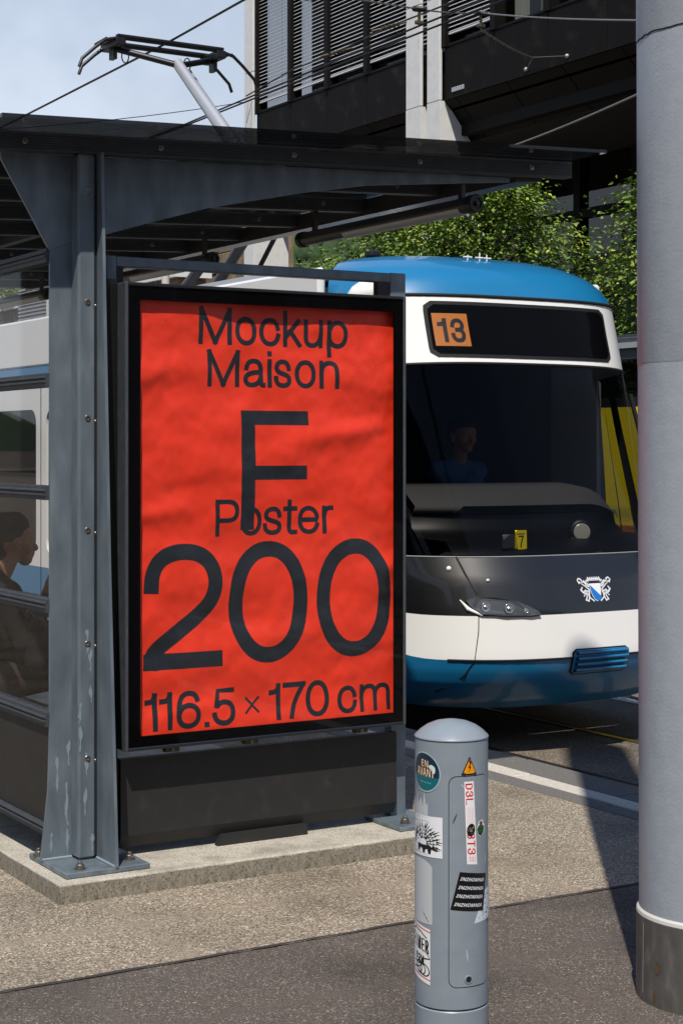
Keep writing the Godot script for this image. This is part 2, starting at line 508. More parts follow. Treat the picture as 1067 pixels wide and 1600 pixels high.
# box: left, right, baseline, cap line in pixels (y downwards)
func glyph(img: Image, ch: String, l: float, r: float, base: float, cap: float, w: float, col: Color, caps := true) -> void:
	var t: PackedStringArray = GL[ch].split(" ", false)
	var x0 := l + w * 0.5
	var sx := r - l - w
	var y0 := base - w * 0.5
	var sy := base - cap - w
	var f := func(a: String, b: String) -> Vector2: return Vector2(x0 + float(a) * sx, y0 - float(b) * sy)
	var cur := PackedVector2Array()
	var i := 0
	var lines: Array[PackedVector2Array] = []
	while i < t.size():
		match t[i]:
			"m":
				if cur.size() > 1: lines.append(cur)
				cur = PackedVector2Array([f.call(t[i + 1], t[i + 2])])
				i += 3
			"l":
				cur.append(f.call(t[i + 1], t[i + 2]))
				i += 3
			"c":
				var a := cur[cur.size() - 1]
				var b: Vector2 = f.call(t[i + 1], t[i + 2])
				var c: Vector2 = f.call(t[i + 3], t[i + 4])
				var d: Vector2 = f.call(t[i + 5], t[i + 6])
				for k in range(1, 15):
					cur.append(a.bezier_interpolate(b, c, d, k / 14.0))
				i += 7
			"e":
				if cur.size() > 1: lines.append(cur)
				cur = PackedVector2Array()
				var c: Vector2 = f.call(t[i + 1], t[i + 2])
				var rx := float(t[i + 3]) * sx
				var ry := float(t[i + 4]) * sy
				var e := PackedVector2Array()
				for k in 66:
					var g := TAU * k / 64.0
					var p := 0.93
					e.append(c + Vector2(signf(cos(g)) * pow(absf(cos(g)), p) * rx, signf(sin(g)) * pow(absf(sin(g)), p) * ry))
				for k in 65:
					var q := e.slice(maxi(0, k - 1), k + 2)
					if q.size() > 1: stroke(img, q, w, col, -1e9, 1e9, false)
				i += 5
	if cur.size() > 1: lines.append(cur)
	var dn := base - (-0.29 if ch == "p" else 0.0) * sy
	for q in lines:
		stroke(img, q, w, col, cap - 1.0, dn + 1.0, caps)

func word(img: Image, s: String, l: float, r: float, base: float, cap: float, w: float, col: Color, gap := 0.28) -> void:
	var n := s.length()
	var cw := (r - l) / (n + (n - 1) * gap)
	for k in n:
		if s[k] == " ": continue
		var a := l + k * cw * (1.0 + gap)
		if s[k] in ["I", "i", "."]: glyph(img, s[k], a + cw * 0.3, a + cw * 0.7, base, cap, w, col)
		else: glyph(img, s[k], a, a + cw, base, cap, w, col)

# heavy lettering taken from the outline of a font, fitted to a box and optionally sheared
func face_text(img: Image, s: String, box: Rect2, col: Color, xf := Transform2D(), serif := false) -> void:
	var tm := TextMesh.new()
	var sf := SystemFont.new()
	sf.font_names = PackedStringArray(["Droid Serif" if serif else "Droid Sans"])
	sf.font_weight = 700
	tm.font = sf
	tm.text = s
	tm.font_size = 64
	tm.depth = 0.0
	var fc := tm.get_faces()
	if fc.size() == 0: return
	var lo := Vector2(1e9, 1e9)
	var hi := -lo
	for p in fc:
		lo = lo.min(Vector2(p.x, p.y))
		hi = hi.max(Vector2(p.x, p.y))
	for k in range(0, fc.size(), 3):
		var q := PackedVector2Array()
		for e in 3:
			var p := fc[k + e]
			var g := Vector2((p.x - lo.x) / (hi.x - lo.x), 1.0 - (p.y - lo.y) / (hi.y - lo.y))
			q.append(xf * (box.position + g * box.size))
		fill_poly(img, q, col)

func print_mat(called: String, img: Image, rough := 0.5, cut := false) -> StandardMaterial3D:
	var m := mat(called, Color.WHITE, rough)
	m.albedo_texture = ImageTexture.create_from_image(img)
	m.texture_repeat = false
	if cut:
		m.transparency = BaseMaterial3D.TRANSPARENCY_ALPHA_SCISSOR
		m.alpha_scissor_threshold = 0.5
	return m

# ---------------------------------------------------------------- the ground
func build_ground() -> void:
	var g := MB.new()
	g.quad(P(-400, -0.254, -300), P(1500, -0.254, -300), P(1500, -0.254, 2500), P(-400, -0.254, 2500), Vector3.UP)
	structure("ground", g, M.road_asphalt, "brown grey asphalt plain reaching out under the street", "ground")
	var r := MB.new()
	r.quad(P(5.5, -0.25, -40), P(13.2, -0.25, -40), P(13.2, -0.25, 140), P(5.5, -0.25, 140), Vector3.UP)
	structure("road", r, M.road_asphalt, "asphalt roadway carrying the tram track past the platform", "road")
	var p := MB.new()
	p.slab(-40, -0.3, -40, 5.09, 0.0, 140)
	structure("platform_pavement", p, M.tan_asphalt, "pale tan gravelly asphalt round the shelter plinth", "pavement")
	var d := MB.new()
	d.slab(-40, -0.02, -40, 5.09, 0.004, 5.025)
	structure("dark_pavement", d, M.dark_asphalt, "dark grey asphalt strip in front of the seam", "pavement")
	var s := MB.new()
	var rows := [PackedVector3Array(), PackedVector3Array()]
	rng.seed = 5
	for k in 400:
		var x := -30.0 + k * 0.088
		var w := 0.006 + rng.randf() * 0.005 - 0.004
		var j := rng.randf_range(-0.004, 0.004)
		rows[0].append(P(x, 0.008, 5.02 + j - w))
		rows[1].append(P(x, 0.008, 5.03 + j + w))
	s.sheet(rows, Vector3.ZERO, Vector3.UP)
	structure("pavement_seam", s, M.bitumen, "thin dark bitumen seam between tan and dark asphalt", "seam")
	# kerb of pale and grey stones
	var kerb := Node3D.new()
	kerb.name = "kerb"
	add_child(kerb)
	kerb.set_meta("kind", "structure")
	kerb.set_meta("label", "low stone kerb in a pale and a grey row along the platform edge")
	kerb.set_meta("category", "kerb")
	var v := -3.0
	for k in 40:
		var f := MB.new()
		f.slab(5.094, -0.3, v + 0.2, 5.216, 0.003 + 0.002 * (k % 2), v + 1.194, 0.006)
		put("kerb_stone", f, M.kerb_grey, kerb)
		var a := MB.new()
		a.slab(5.222, -0.3, v, 5.338, 0.005 + 0.002 * (k % 3), v + 0.992, 0.006)
		put("kerb_stone", a, M.kerb_pale, kerb)
		var b := MB.new()
		b.slab(5.344, -0.3, v + 0.35, 5.59, 0.002 + 0.002 * (k % 2), v + 1.342, 0.01)
		put("kerb_stone", b, M.kerb_grey, kerb)
		v += 1.0
	var tr := Node3D.new()
	tr.name = "track"
	add_child(tr)
	tr.set_meta("kind", "structure")
	tr.set_meta("label", "steel tram rails set in the asphalt roadway")
	tr.set_meta("category", "track")
	for x in [6.4, 7.4, 9.5, 10.5]:
		var a := MB.new()
		a.slab(x - 0.028, -0.3, -40, x + 0.028, -0.244, 120)
		put("rail", a, M.rail_steel, tr)
		var b := MB.new()
		b.slab(x + 0.028, -0.3, -40, x + 0.068, -0.247, 120)
		put("rail_groove", b, M.dark_gap, tr)
	var w := MB.new()
	w.slab(8.5, -0.26, -10, 8.62, -0.245, 60)
	structure("lane_marking", w, M.white_line, "white painted line along the road beyond the tram", "road marking")
	var fp := MB.new()
	fp.slab(11.2, -0.3, -30, 15.5, -0.08, 120)
	structure("far_pavement", fp, M.kerb_grey, "pavement across the street under the trees", "pavement")

# ---------------------------------------------------------------- shelter
func roof_y(x: float) -> float:      # underside of the roof bars
	return 2.791 + (x - 2.19) * 0.0417

func bar_mesh(x0: float, x1: float, v0: float, depth: float, grooves: bool) -> MB:
	var mb := MB.new()
	# section in (v, y): grooved face towards the viewer
	var sec := PackedVector2Array([Vector2(0, 0.0)])
	if grooves:
		for k in 6:
			var y := 0.009 + k * 0.0095
			sec.append(Vector2(0, y)); sec.append(Vector2(0.0035, y + 0.0015)); sec.append(Vector2(0.0035, y + 0.0045)); sec.append(Vector2(0, y + 0.006))
	sec.append(Vector2(0, 0.073)); sec.append(Vector2(depth, 0.073)); sec.append(Vector2(depth, 0))
	var pts := PackedVector3Array()
	for s in sec:
		pts.append(P(x0, roof_y(x0) + s.y, v0 + s.x))
	mb.prism(pts, P(x1 - x0, roof_y(x1) - roof_y(x0), 0))
	return mb

func screw(c: Vector3, out: Vector3, r := 0.011) -> MB:
	var mb := MB.new()
	mb.lathe(c, PackedVector2Array([Vector2(r * 1.15, -0.002), Vector2(r * 1.15, 0.0015), Vector2(r * 0.95, 0.004), Vector2(r * 0.5, 0.0045), Vector2(r * 0.42, 0.001), Vector2(0, 0.001)]), 14, out)
	return mb

func hex_bolt(c: Vector3) -> MB:
	var mb := MB.new()
	mb.lathe(c, PackedVector2Array([Vector2(0.023, 0), Vector2(0.023, 0.004), Vector2(0.0, 0.004)]), 20)
	mb.lathe(c + Vector3(0, 0.004, 0), PackedVector2Array([Vector2(0.0165, 0), Vector2(0.0165, 0.013), Vector2(0.014, 0.016), Vector2(0, 0.016)]), 6)
	mb.lathe(c + Vector3(0, 0.02, 0), PackedVector2Array([Vector2(0.009, 0), Vector2(0.009, 0.009), Vector2(0.007, 0.011), Vector2(0, 0.011)]), 12)
	return mb

func build_shelter() -> void:
	var pl := MB.new()
	# concrete plinth with a broken edge
	pl.slab(2.338, -0.1, 5.888, 4.16, 0.075, 12.6, 0.007)
	var plinth := thing("concrete_plinth", "low worn concrete plinth slab under the bus shelter", "plinth", P(3.2, 0, 9.2))
	put("slab", pl, M.concrete, plinth)
	var pf := MB.new()   # darker side faces with a chipped upper edge
	rng.seed = 91
	for sd in 2:
		var rows: Array = []
		for j in 5:
			var line := PackedVector3Array()
			for i in 61:
				var t := i / 60.0
				var y := lerpf(-0.05, 0.066, j / 4.0)
				if j == 4: y += rng.randf_range(-0.005, 0.003)
				var o := 0.0015 + rng.randf_range(-0.001, 0.0015)
				line.append(P(lerpf(2.336, 4.16, t), y, 5.888 - o) if sd == 0 else P(2.338 - o, y, lerpf(5.886, 12.6, pow(t, 2.0))))
			rows.append(line)
		pf = MB.new()
		pf.sheet(rows, Vector3.ZERO, Vector3(0, 0, 1) if sd == 0 else Vector3(-1, 0, 0))
		put("side_face", pf, M.concrete_side, plinth)
	var sh := thing("bus_shelter", "blue grey steel tram stop shelter with glass side wall and dark flat roof", "shelter", P(3.3, 0.075, 9.0))
	# --- front corner post
	var post := Node3D.new()
	post.name = "front_post"
	sh.add_child(post, true)
	post.position = -sh.position
	var a := MB.new()   # left fin
	var fv := 6.18
	var outline := func(v: float) -> PackedVector3Array:
		return PackedVector3Array([P(2.515, 0.097, v), P(2.375, 0.097, v), P(2.405, 0.36, v), P(2.412, 0.6, v), P(2.412, 2.43, v), P(2.215, 2.77, v), P(2.215, roof_y(2.215) - 0.001, v), P(2.515, roof_y(2.515) - 0.001, v)])
	a.prism(outline.call(fv), P(0, 0, 0.012))
	put("left_fin", a, M.steel, post)
	var wl := MB.new()   # weld where the upper bracket meets the fin
	wl.tube(PackedVector3Array([P(2.414, 2.435, fv), P(2.46, 2.455, fv), P(2.5, 2.475, fv)]), PackedFloat32Array([0.003]), 6)
	put("weld_seam", wl, M.steel, post)
	var bx := MB.new()
	bx.slab(2.5, 0.1, 6.11, 2.572, roof_y(2.53) - 0.002, 6.25, 0.009)
	put("box_section", bx, M.steel, post)
	var gp := MB.new()
	gp.slab(2.572, 0.11, 6.115, 2.578, 2.7, 6.2)
	put("joint_gap", gp, M.dark_gap, post)
	var b := MB.new()    # fin towards the viewer, wider at its foot
	b.prism(PackedVector3Array([P(2.578, 0.097, 5.935), P(2.578, 1.2, 6.005), P(2.578, 2.31, 6.056), P(2.578, roof_y(2.58), 6.075), P(2.578, roof_y(2.58), 6.24), P(2.578, 0.097, 6.24)]), P(0.012, 0, 0))
	put("front_fin", b, M.steel, post)
	var arm := MB.new()
	arm.prism(PackedVector3Array([P(2.59, roof_y(2.59) - 0.001, 6.19), P(2.59, 2.497, 6.19), P(2.66, 2.513, 6.19), P(2.845, 2.571, 6.19), P(3.10, 2.647, 6.19), P(3.305, 2.692, 6.19), P(3.547, 2.744, 6.19), P(3.85, 2.797, 6.19), P(4.6, 2.87, 6.19), P(4.6, roof_y(4.6) - 0.001, 6.19)]), P(0, 0, 0.012))
	put("roof_arm", arm, M.steel, post)
	var bp := MB.new()
	bp.slab(2.383, 0.076, 5.94, 2.722, 0.097, 6.325, 0.003)
	var plate := put("base_plate", bp, M.steel, post)
	for c in [[2.455, 5.985], [2.675, 6.03], [2.40, 6.265], [2.68, 6.27]]:
		put("bolt", hex_bolt(P(c[0], 0.097, c[1])), M.stainless, post)
	var wd := MB.new()
	wd.tube(PackedVector3Array([P(2.38, 0.1, 6.178), P(2.5, 0.1, 6.178)]), PackedFloat32Array([0.006]), 6)
	wd.tube(PackedVector3Array([P(2.576, 0.1, 5.94), P(2.576, 0.1, 6.11)]), PackedFloat32Array([0.006]), 6)
	put("weld_bead", wd, M.zinc_stain, post)
	for y in [2.66, 2.235, 1.79, 1.36, 0.925, 0.485]:
		put("screw", screw(P(2.537, y, 6.11), Vector3(0, 0, 1)), M.stainless, post)
		if y < 2.5: put("screw", screw(P(2.574, y - 0.012, 6.122), Vector3(1, 0, 0.4), 0.007), M.stainless, post)
	# run marks of zinc oxide on the lower post
	rng.seed = 77
	for c in [[2.536, 0.93, 6.11, .1], [2.55, .86, 6.11, .09], [2.55, .73, 6.11, .07], [2.532, .46, 6.11, .1], [2.53, .32, 6.11, .11], [2.556, .16, 6.11, .07], [2.44, .42, 6.18, .14], [2.48, .30, 6.18, .18], [2.485, .17, 6.18, .14], [2.42, .16, 6.18, .08], [2.49, .5, 6.18, .1], [2.508, .66, 6.11, .08], [2.51, .56, 6.11, .1]]:
		var st := MB.new()
		var wv: float = c[2] - 0.0012
		var ln: float = c[3]
		var rows := [PackedVector3Array(), PackedVector3Array()]
		var drift := 0.0
		var ph := rng.randf() * TAU
		for k in 26:
			var t := k / 25.0
			drift = clampf(drift + rng.randf_range(-0.0016, 0.0016), -0.004, 0.004)
			var wd2 := 0.0085 * pow(sin(PI * pow(t, 0.55)), 0.6) * (0.62 + 0.38 * sin(t * 9.0 + ph)) * rng.randf_range(0.75, 1.1) + 0.0006
			var cx: float = c[0] + drift
			rows[0].append(P(cx - wd2, c[1] + ln * (0.5 - t), wv))
			rows[1].append(P(cx + wd2, c[1] + ln * (0.5 - t), wv))
		st.sheet(rows, Vector3.ZERO, Vector3(0, 0, 1))
		put("oxide_run", st, M.zinc_stain, post)
	# --- roof bars, gutter, glass
	var vs := [6.12, 6.81, 7.5, 8.19, 8.88, 9.57, 10.26, 10.95, 11.64, 12.33]
	for i in vs.size():
		var bm := bar_mesh(2.19, 4.9 if i == 0 else 4.66, vs[i], 0.055, true)
		var bar := put("roof_bar", bm, M.steel_dark, sh)  # darker than the posts: shade under the roof put into the bar colour
		for x in ([2.29, 2.85, 3.45, 4.07, 4.67] if i == 0 else [2.5, 3.1, 3.75, 4.4]):
			put("screw", screw(P(x, roof_y(x) + 0.037, vs[i]), Vector3(0, 0, 1)), M.stainless, bar)
	for x in [2.24, 3.4]:
		var bm := MB.new()
		bm.slab(x, roof_y(x) + 0.004, 6.18, x + 0.05, roof_y(x) + 0.068, 12.4)
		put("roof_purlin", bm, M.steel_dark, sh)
	var gu := MB.new()
	gu.prism(PackedVector3Array([P(4.64, 2.875, 6.2), P(4.78, 2.888, 6.2), P(4.78, 2.95, 6.2), P(4.64, 2.96, 6.2)]), P(0, 0, 6.2))
	put("gutter", gu, M.tube_grey, sh)
	# roof panes, one per bay, the first overhangs the end bar
	var cuts := [5.87, 7.17, 8.55, 9.93, 11.3, 12.6]
	for i in 5:
		var gm := MB.new()
		var c0: float = cuts[i]
		var c1: float = cuts[i + 1] - 0.008
		var x0 := 2.11
		var x1 := 4.895 if i == 0 else 4.79
		gm.prism(PackedVector3Array([P(x0, roof_y(x0) + 0.076, c0), P(x1, roof_y(x1) + 0.076, c0), P(x1, roof_y(x1) + 0.09, c0), P(x0, roof_y(x0) + 0.09, c0)]), P(0, 0, c1 - c0))
		put("roof_pane", gm, M.roof_glass, sh)
	# --- glazed side wall
	for r in [[2.389, 2.44, 0.05], [1.91, 1.962, 0.05], [1.475, 1.53, 0.05], [1.043, 1.094, 0.05], [0.605, 0.66, 0.05], [0.187, 0.23, 0.05]]:
		var m := MB.new()
		# extruded rail with two raised ribs on its face
		var y0: float = r[0]
		var y1: float = r[1]
		m.prism(PackedVector3Array([P(2.40, y0, 6.19), P(2.40, y0 + 0.015, 6.19), P(2.392, y0 + 0.018, 6.19), P(2.392, y0 + 0.024, 6.19), P(2.40, y0 + 0.027, 6.19), P(2.40, y0 + 0.031, 6.19), P(2.392, y0 + 0.034, 6.19), P(2.392, y0 + 0.039, 6.19), P(2.4, y0 + 0.042, 6.19), P(2.4, y1, 6.19), P(2.45, y1, 6.19), P(2.45, y0, 6.19)]), P(0, 0, 6.2))
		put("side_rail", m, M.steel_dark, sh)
	var ys := [2.389, 1.962, 1.91, 1.53, 1.475, 1.094, 1.043, 0.66]
	for k in 4:
		for j in 2:
			var m := MB.new()
			m.slab(2.42, ys[k * 2 + 1], 6.2 + j * 3.1, 2.428, ys[k * 2], 9.24 + j * 3.1)
			put("side_pane", m, M.shelter_glass, sh)
	for j in 2:
		var m := MB.new()
		m.slab(2.415, 0.23, 6.2 + j * 3.1, 2.425, 0.605, 9.24 + j * 3.1)
		put("side_panel", m, M.kick_panel, sh)
	for v in [9.24, 12.32]:
		var m := MB.new()
		m.slab(2.40, 0.08, v, 2.47, 2.8, v + 0.07, 0.006)
		m.slab(2.34, 0.076, v - 0.12, 2.6, 0.096, v + 0.19, 0.003)
		put("side_post", m, M.steel, sh)
	# --- end wall below the poster
	var kp := MB.new()
	kp.prism(PackedVector3Array([P(2.69, 0.46, 6.145), P(2.69, 0.16, 6.145), P(2.69, 0.112, 6.165), P(2.69, 0.112, 6.18), P(2.69, 0.46, 6.18)]), P(1.276, 0, 0))
	put("kick_panel", kp, M.kick_panel, sh)
	var ke := MB.new()
	ke.slab(2.66, 0.11, 6.16, 2.688, 0.465, 6.19)
	put("panel_edge", ke, M.black_paint, sh)
	var kb := MB.new()
	kb.prism(PackedVector3Array([P(3.105, 0.076, 6.13), P(3.13, 0.118, 6.13), P(3.52, 0.118, 6.13), P(3.52, 0.076, 6.13)]), P(0, 0, 0.03))
	put("panel_foot", kb, M.kick_panel, sh)
	# tall frame the poster case hangs in
	var fr := MB.new()
	fr.slab(2.648, 0.09, 6.185, 2.69, 2.429, 6.235, 0.003)
	put("frame_upright", fr, M.steel, sh)
	var fr2 := MB.new()
	fr2.slab(3.962, 0.09, 6.185, 4.04, 2.429, 6.235, 0.003)
	var leg := put("frame_upright", fr2, M.steel, sh)
	var fr3 := MB.new()
	fr3.slab(2.69, 2.387, 6.185, 3.962, 2.427, 6.235, 0.003)
	put("frame_top_rail", fr3, M.steel, sh)
	var ef := MB.new()
	ef.slab(2.594, 0.1, 6.125, 2.667, 2.33, 6.148)
	put("edge_filler", ef, M.black_paint, sh)
	var bk := MB.new()
	bk.slab(3.9, 2.3, 6.19, 3.961, 2.386, 6.225)
	put("hanging_bracket", bk, M.black_paint, sh)
	var bk2 := MB.new()
	bk2.slab(2.691, 2.3, 6.19, 2.72, 2.386, 6.225)
	put("hanging_bracket", bk2, M.black_paint, sh)
	var fp := MB.new()
	fp.slab(3.87, 0.076, 5.965, 4.10, 0.094, 6.25, 0.003)
	put("foot_plate", fp, M.steel, sh)
	for c in [[3.935, 6.03], [4.055, 6.06]]:
		put("bolt", hex_bolt(P(c[0], 0.094, c[1])), M.stainless, sh)
	# far posts on the open side
	for v in [9.95, 12.3]:
		var m := MB.new()
		m.slab(3.95, 0.08, v, 4.03, 2.85, v + 0.08, 0.006)
		put("rear_post", m, M.steel, sh)
	# tube lamps along the open roof edge, each hangs below the gutter
	for k in 3:
		var v0 := 6.12 + k * 2.56
		var lab: String = ["dark fluorescent tube lamp nearest the free end of the shelter roof", "second fluorescent tube lamp under the roof, behind the poster top rail", "hindmost fluorescent tube lamp under the shelter roof"][k]
		var tl := thing("tube_lamp", lab, "lamp", P(4.37, 2.75, v0), "tube lamps under the shelter roof")
		var bd := MB.new()
		bd.rod(P(4.37, 2.75, v0 + 0.04), P(4.37, 2.75, v0 + 1.56), 0.036, 20)
		put("tube_body", bd, M.tube_grey, tl)
		var df := MB.new()
		df.tube(PackedVector3Array([P(4.37, 2.742, v0 + 0.1), P(4.37, 2.742, v0 + 1.1)]), PackedFloat32Array([0.034]), 16)
		put("diffuser", df, M.aluminium, tl)
		for e in [0.0, 1.56]:
			var cp := MB.new()
			var s: float = 1.0 if e == 0.0 else -1.0
			cp.lathe(P(4.37, 2.75, v0 + e + 0.045 * s), PackedVector2Array([Vector2(0.041, -0.0), Vector2(0.041, 0.04), Vector2(0.037, 0.046), Vector2(0.026, 0.046), Vector2(0.024, 0.041), Vector2(0.012, 0.041), Vector2(0.011, 0.05), Vector2(0, 0.05)]), 20, Vector3(0, 0, s))
			var cap := put("end_cap", cp, M.black_paint, tl)
			var ct := MB.new()
			ct.lathe(P(4.37, 2.75, v0 + e - 0.005 * s), PackedVector2Array([Vector2(0.007, 0), Vector2(0.007, 0.004), Vector2(0, 0.004)]), 10, Vector3(0, 0, s))
			put("screw", ct, M.brass, cap)
		var hg := MB.new()
		for e in [0.1, 1.4]:
			hg = MB.new()
			hg.slab(4.36, 2.78, v0 + e, 4.38, 2.90, v0 + e + 0.03)
			put("hanger", hg, M.tube_grey, tl)

func build_poster() -> void:
	var cs := thing("poster_case", "black glazed poster case hung in the shelter end wall", "display case", P(3.31, 0.505, 6.1))
	var x0 := 2.669
	var x1 := 3.955
	var y0 := 0.505
	var y1 := 2.315
	var bd := MB.new()
	bd.slab(x0 + 0.004, y0 + 0.004, 6.1, x1 - 0.004, y1 - 0.004, 6.155, 0.003)
	put("case_back", bd, M.black_paint, cs)
	for s in [[x0, y0, x0 + 0.013, y1], [x1 - 0.013, y0, x1, y1], [x0 + 0.013, y0, x1 - 0.013, y0 + 0.013], [x0 + 0.013, y1 - 0.013, x1 - 0.013, y1]]:
		var m := MB.new()
		m.slab(s[0], s[1], 6.05, s[2], s[3], 6.15, 0.003)
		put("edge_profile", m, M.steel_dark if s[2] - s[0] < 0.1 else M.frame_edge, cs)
	var px0 := 2.733
	var px1 := 3.899
	var py0 := 0.559
	var py1 := 2.249
	for s in [[x0 + 0.013, y0 + 0.013, px0, y1 - 0.013], [px1, y0 + 0.013, x1 - 0.013, y1 - 0.013], [px0, y0 + 0.013, px1, py0], [px0, py1, px1, y1 - 0.013]]:
		var m := MB.new()
		m.slab(s[0], s[1], 6.057, s[2], s[3], 6.066)
		put("black_border", m, M.black_print, cs)
	var gl := MB.new()
	gl.slab(x0 + 0.013, y0 + 0.013, 6.0535, x1 - 0.013, y1 - 0.013, 6.0565)
	put("front_pane", gl, M.clear_glass, cs)
	for x in [2.85, 3.2, 3.72]:
		var m := MB.new()
		m.slab(x, y0 - 0.022, 6.075, x + 0.06, y0 - 0.001, 6.11, 0.003)
		var lt := put("latch", m, M.brass, cs)
		var c := MB.new()
		c.lathe(P(x + 0.03, y0 - 0.012, 6.075), PackedVector2Array([Vector2(0.008, 0), Vector2(0.008, 0.004), Vector2(0.003, 0.004), Vector2(0.003, 0.001), Vector2(0, 0.001)]), 12, Vector3(0, 0, 1))
		put("latch_pin", c, M.stainless, lt)
	# the paper: one pixel is one millimetre, 10 mm tucked behind the border
	var W := 1192
	var H := 1718
	var img := Image.create(W, H, false, Image.FORMAT_RGB8)
	var red := Color(0.855, 0.195, 0.085)
	var ink := Color(0.09, 0.115, 0.145)
	img.fill(red)
	var T := func(list: Array, base: float, cap: float, w: float) -> void:
		for g in list:
			var k: float = g[3] if g.size() > 3 else w
			glyph(img, g[0], 10 + g[1] * 1000.0, 10 + g[2] * 1000.0, H - 10 - base * 1000.0, H - 10 - cap * 1000.0, k * 1000.0, ink)
	T.call([["M", .2532, .4036], ["o", .4191, .5175], ["c", .5296, .6272], ["k", .6395, .7262], ["u", .7362, .8267], ["p", .8457, .9441]], 1.5330, 1.6826, 0.0202)
	T.call([["M", .2917, .4394], ["a", .4573, .5562], ["i", .566, .5845], ["s", .5941, .6765], ["o", .6914, .7914], ["n", .8078, .8979]], 1.365, 1.5144, 0.0202)
	for q in [[.4418, 1.272, .5054, .790], [.4418, 1.272, .7537, 1.213], [.4418, 1.0497, .7462, .992]]:
		img.fill_rect(Rect2i(10 + int(q[0] * 1000), H - 10 - int(q[1] * 1000), int((q[2] - q[0]) * 1000), int((q[1] - q[3]) * 1000)), ink)
	T.call([["P", .3268, .4334], ["o", .4394, .5393], ["s", .5454, .6346], ["t", .637, .7051], ["e", .7075, .8065], ["r", .8204, .8737]], .7668, .9151, 0.0195)
	T.call([["2", .0170, .3573], ["0", .3882, .75], ["0", .7926, 1.1545]], .2505, .7435, 0.064)
	T.call([["1", .0227, .0756], ["1", .0846, .1392], ["6", .1552, .2614], [".", .2777, .2963], ["5", .3116, .4167], ["1", .5721, .6272], ["7", .637, .7449], ["0", .7462, .8559]], .0125, .1625, 0.0212)
	glyph(img, "x", 10 + 459, 10 + 532, H - 10 - 46, H - 10 - 121, 10, ink, false)
	T.call([["c", .8941, .9906], ["m", 1.0036, 1.1572]], .0145, .1622, 0.0198)
	# spots of dirt trapped in the case near the upper corners and specks elsewhere
	rng.seed = 41
	for k in 150:
		var c := Vector2(rng.randfn(70, 60), rng.randfn(130, 70)) if k < 60 else (Vector2(rng.randfn(1080, 60), rng.randfn(190, 70)) if k < 110 else Vector2(rng.randf() * W, rng.randf() * H))
		disc(img, c, Vector2(1.2, 1.4) * rng.randf_range(0.6, 1.6), Color(0.45, 0.07, 0.05))
	var pm := print_mat("poster_print", img, 0.5)
	pm.normal_enabled = true
	pm.normal_texture = noise_tex(FastNoiseLite.TYPE_SIMPLEX_SMOOTH, 0.012, 512, [], 51, 3, true, 5.0)
	pm.normal_scale = 0.5
	# buckled sheet
	var nz := FastNoiseLite.new()
	nz.seed = 61
	nz.frequency = 1.5
	nz.fractal_octaves = 2
	var nf := FastNoiseLite.new()
	nf.seed = 62
	nf.frequency = 4.2
	nf.noise_type = FastNoiseLite.TYPE_SIMPLEX_SMOOTH
	nf.fractal_octaves = 3
	var rows: Array = []
	for j in 121:
		var line := PackedVector3Array()
		for i in 85:
			var x := i / 84.0 * 1.192
			var y := 1.718 * (1.0 - j / 120.0)
			var r := nz.get_noise_2d(x * 0.8 + 3.0, y * 1.6) * 0.015 + nf.get_noise_2d(x, y * 1.2) * 0.006
			# creases: short ridges that run in from the edges
			for c in [[0.04, 1.42, 0.2, 0.05, 0.012], [0.02, 0.86, 0.18, 0.035, 0.011], [0.98, 1.20, 0.2, 0.035, 0.012], [1.14, 0.62, 0.16, 0.05, 0.012], [0.6, 1.66, 0.1, 0.06, -0.006], [0.3, 0.98, 0.25, 0.03, -0.005], [1.05, 0.3, 0.2, 0.03, 0.006], [0.25, 0.1, 0.2, 0.04, 0.006]]:
				r += c[4] * exp(-pow((x - c[0]) / c[2], 2.0) - pow((y - c[1] - (x - c[0]) * 0.15) / c[3], 2.0))
			line.append(P(2.735 + x, 0.544 + y, 6.087 - clampf(r, -0.009, 0.019)))
		rows.append(line)
	var ps := MB.new()
	ps.sheet(rows, Vector3.ZERO, Vector3(0, 0, 1))
	solo("paper_poster", ps, pm, "bright red paper poster with large dark lettering and the number 200, slightly creased", "poster")

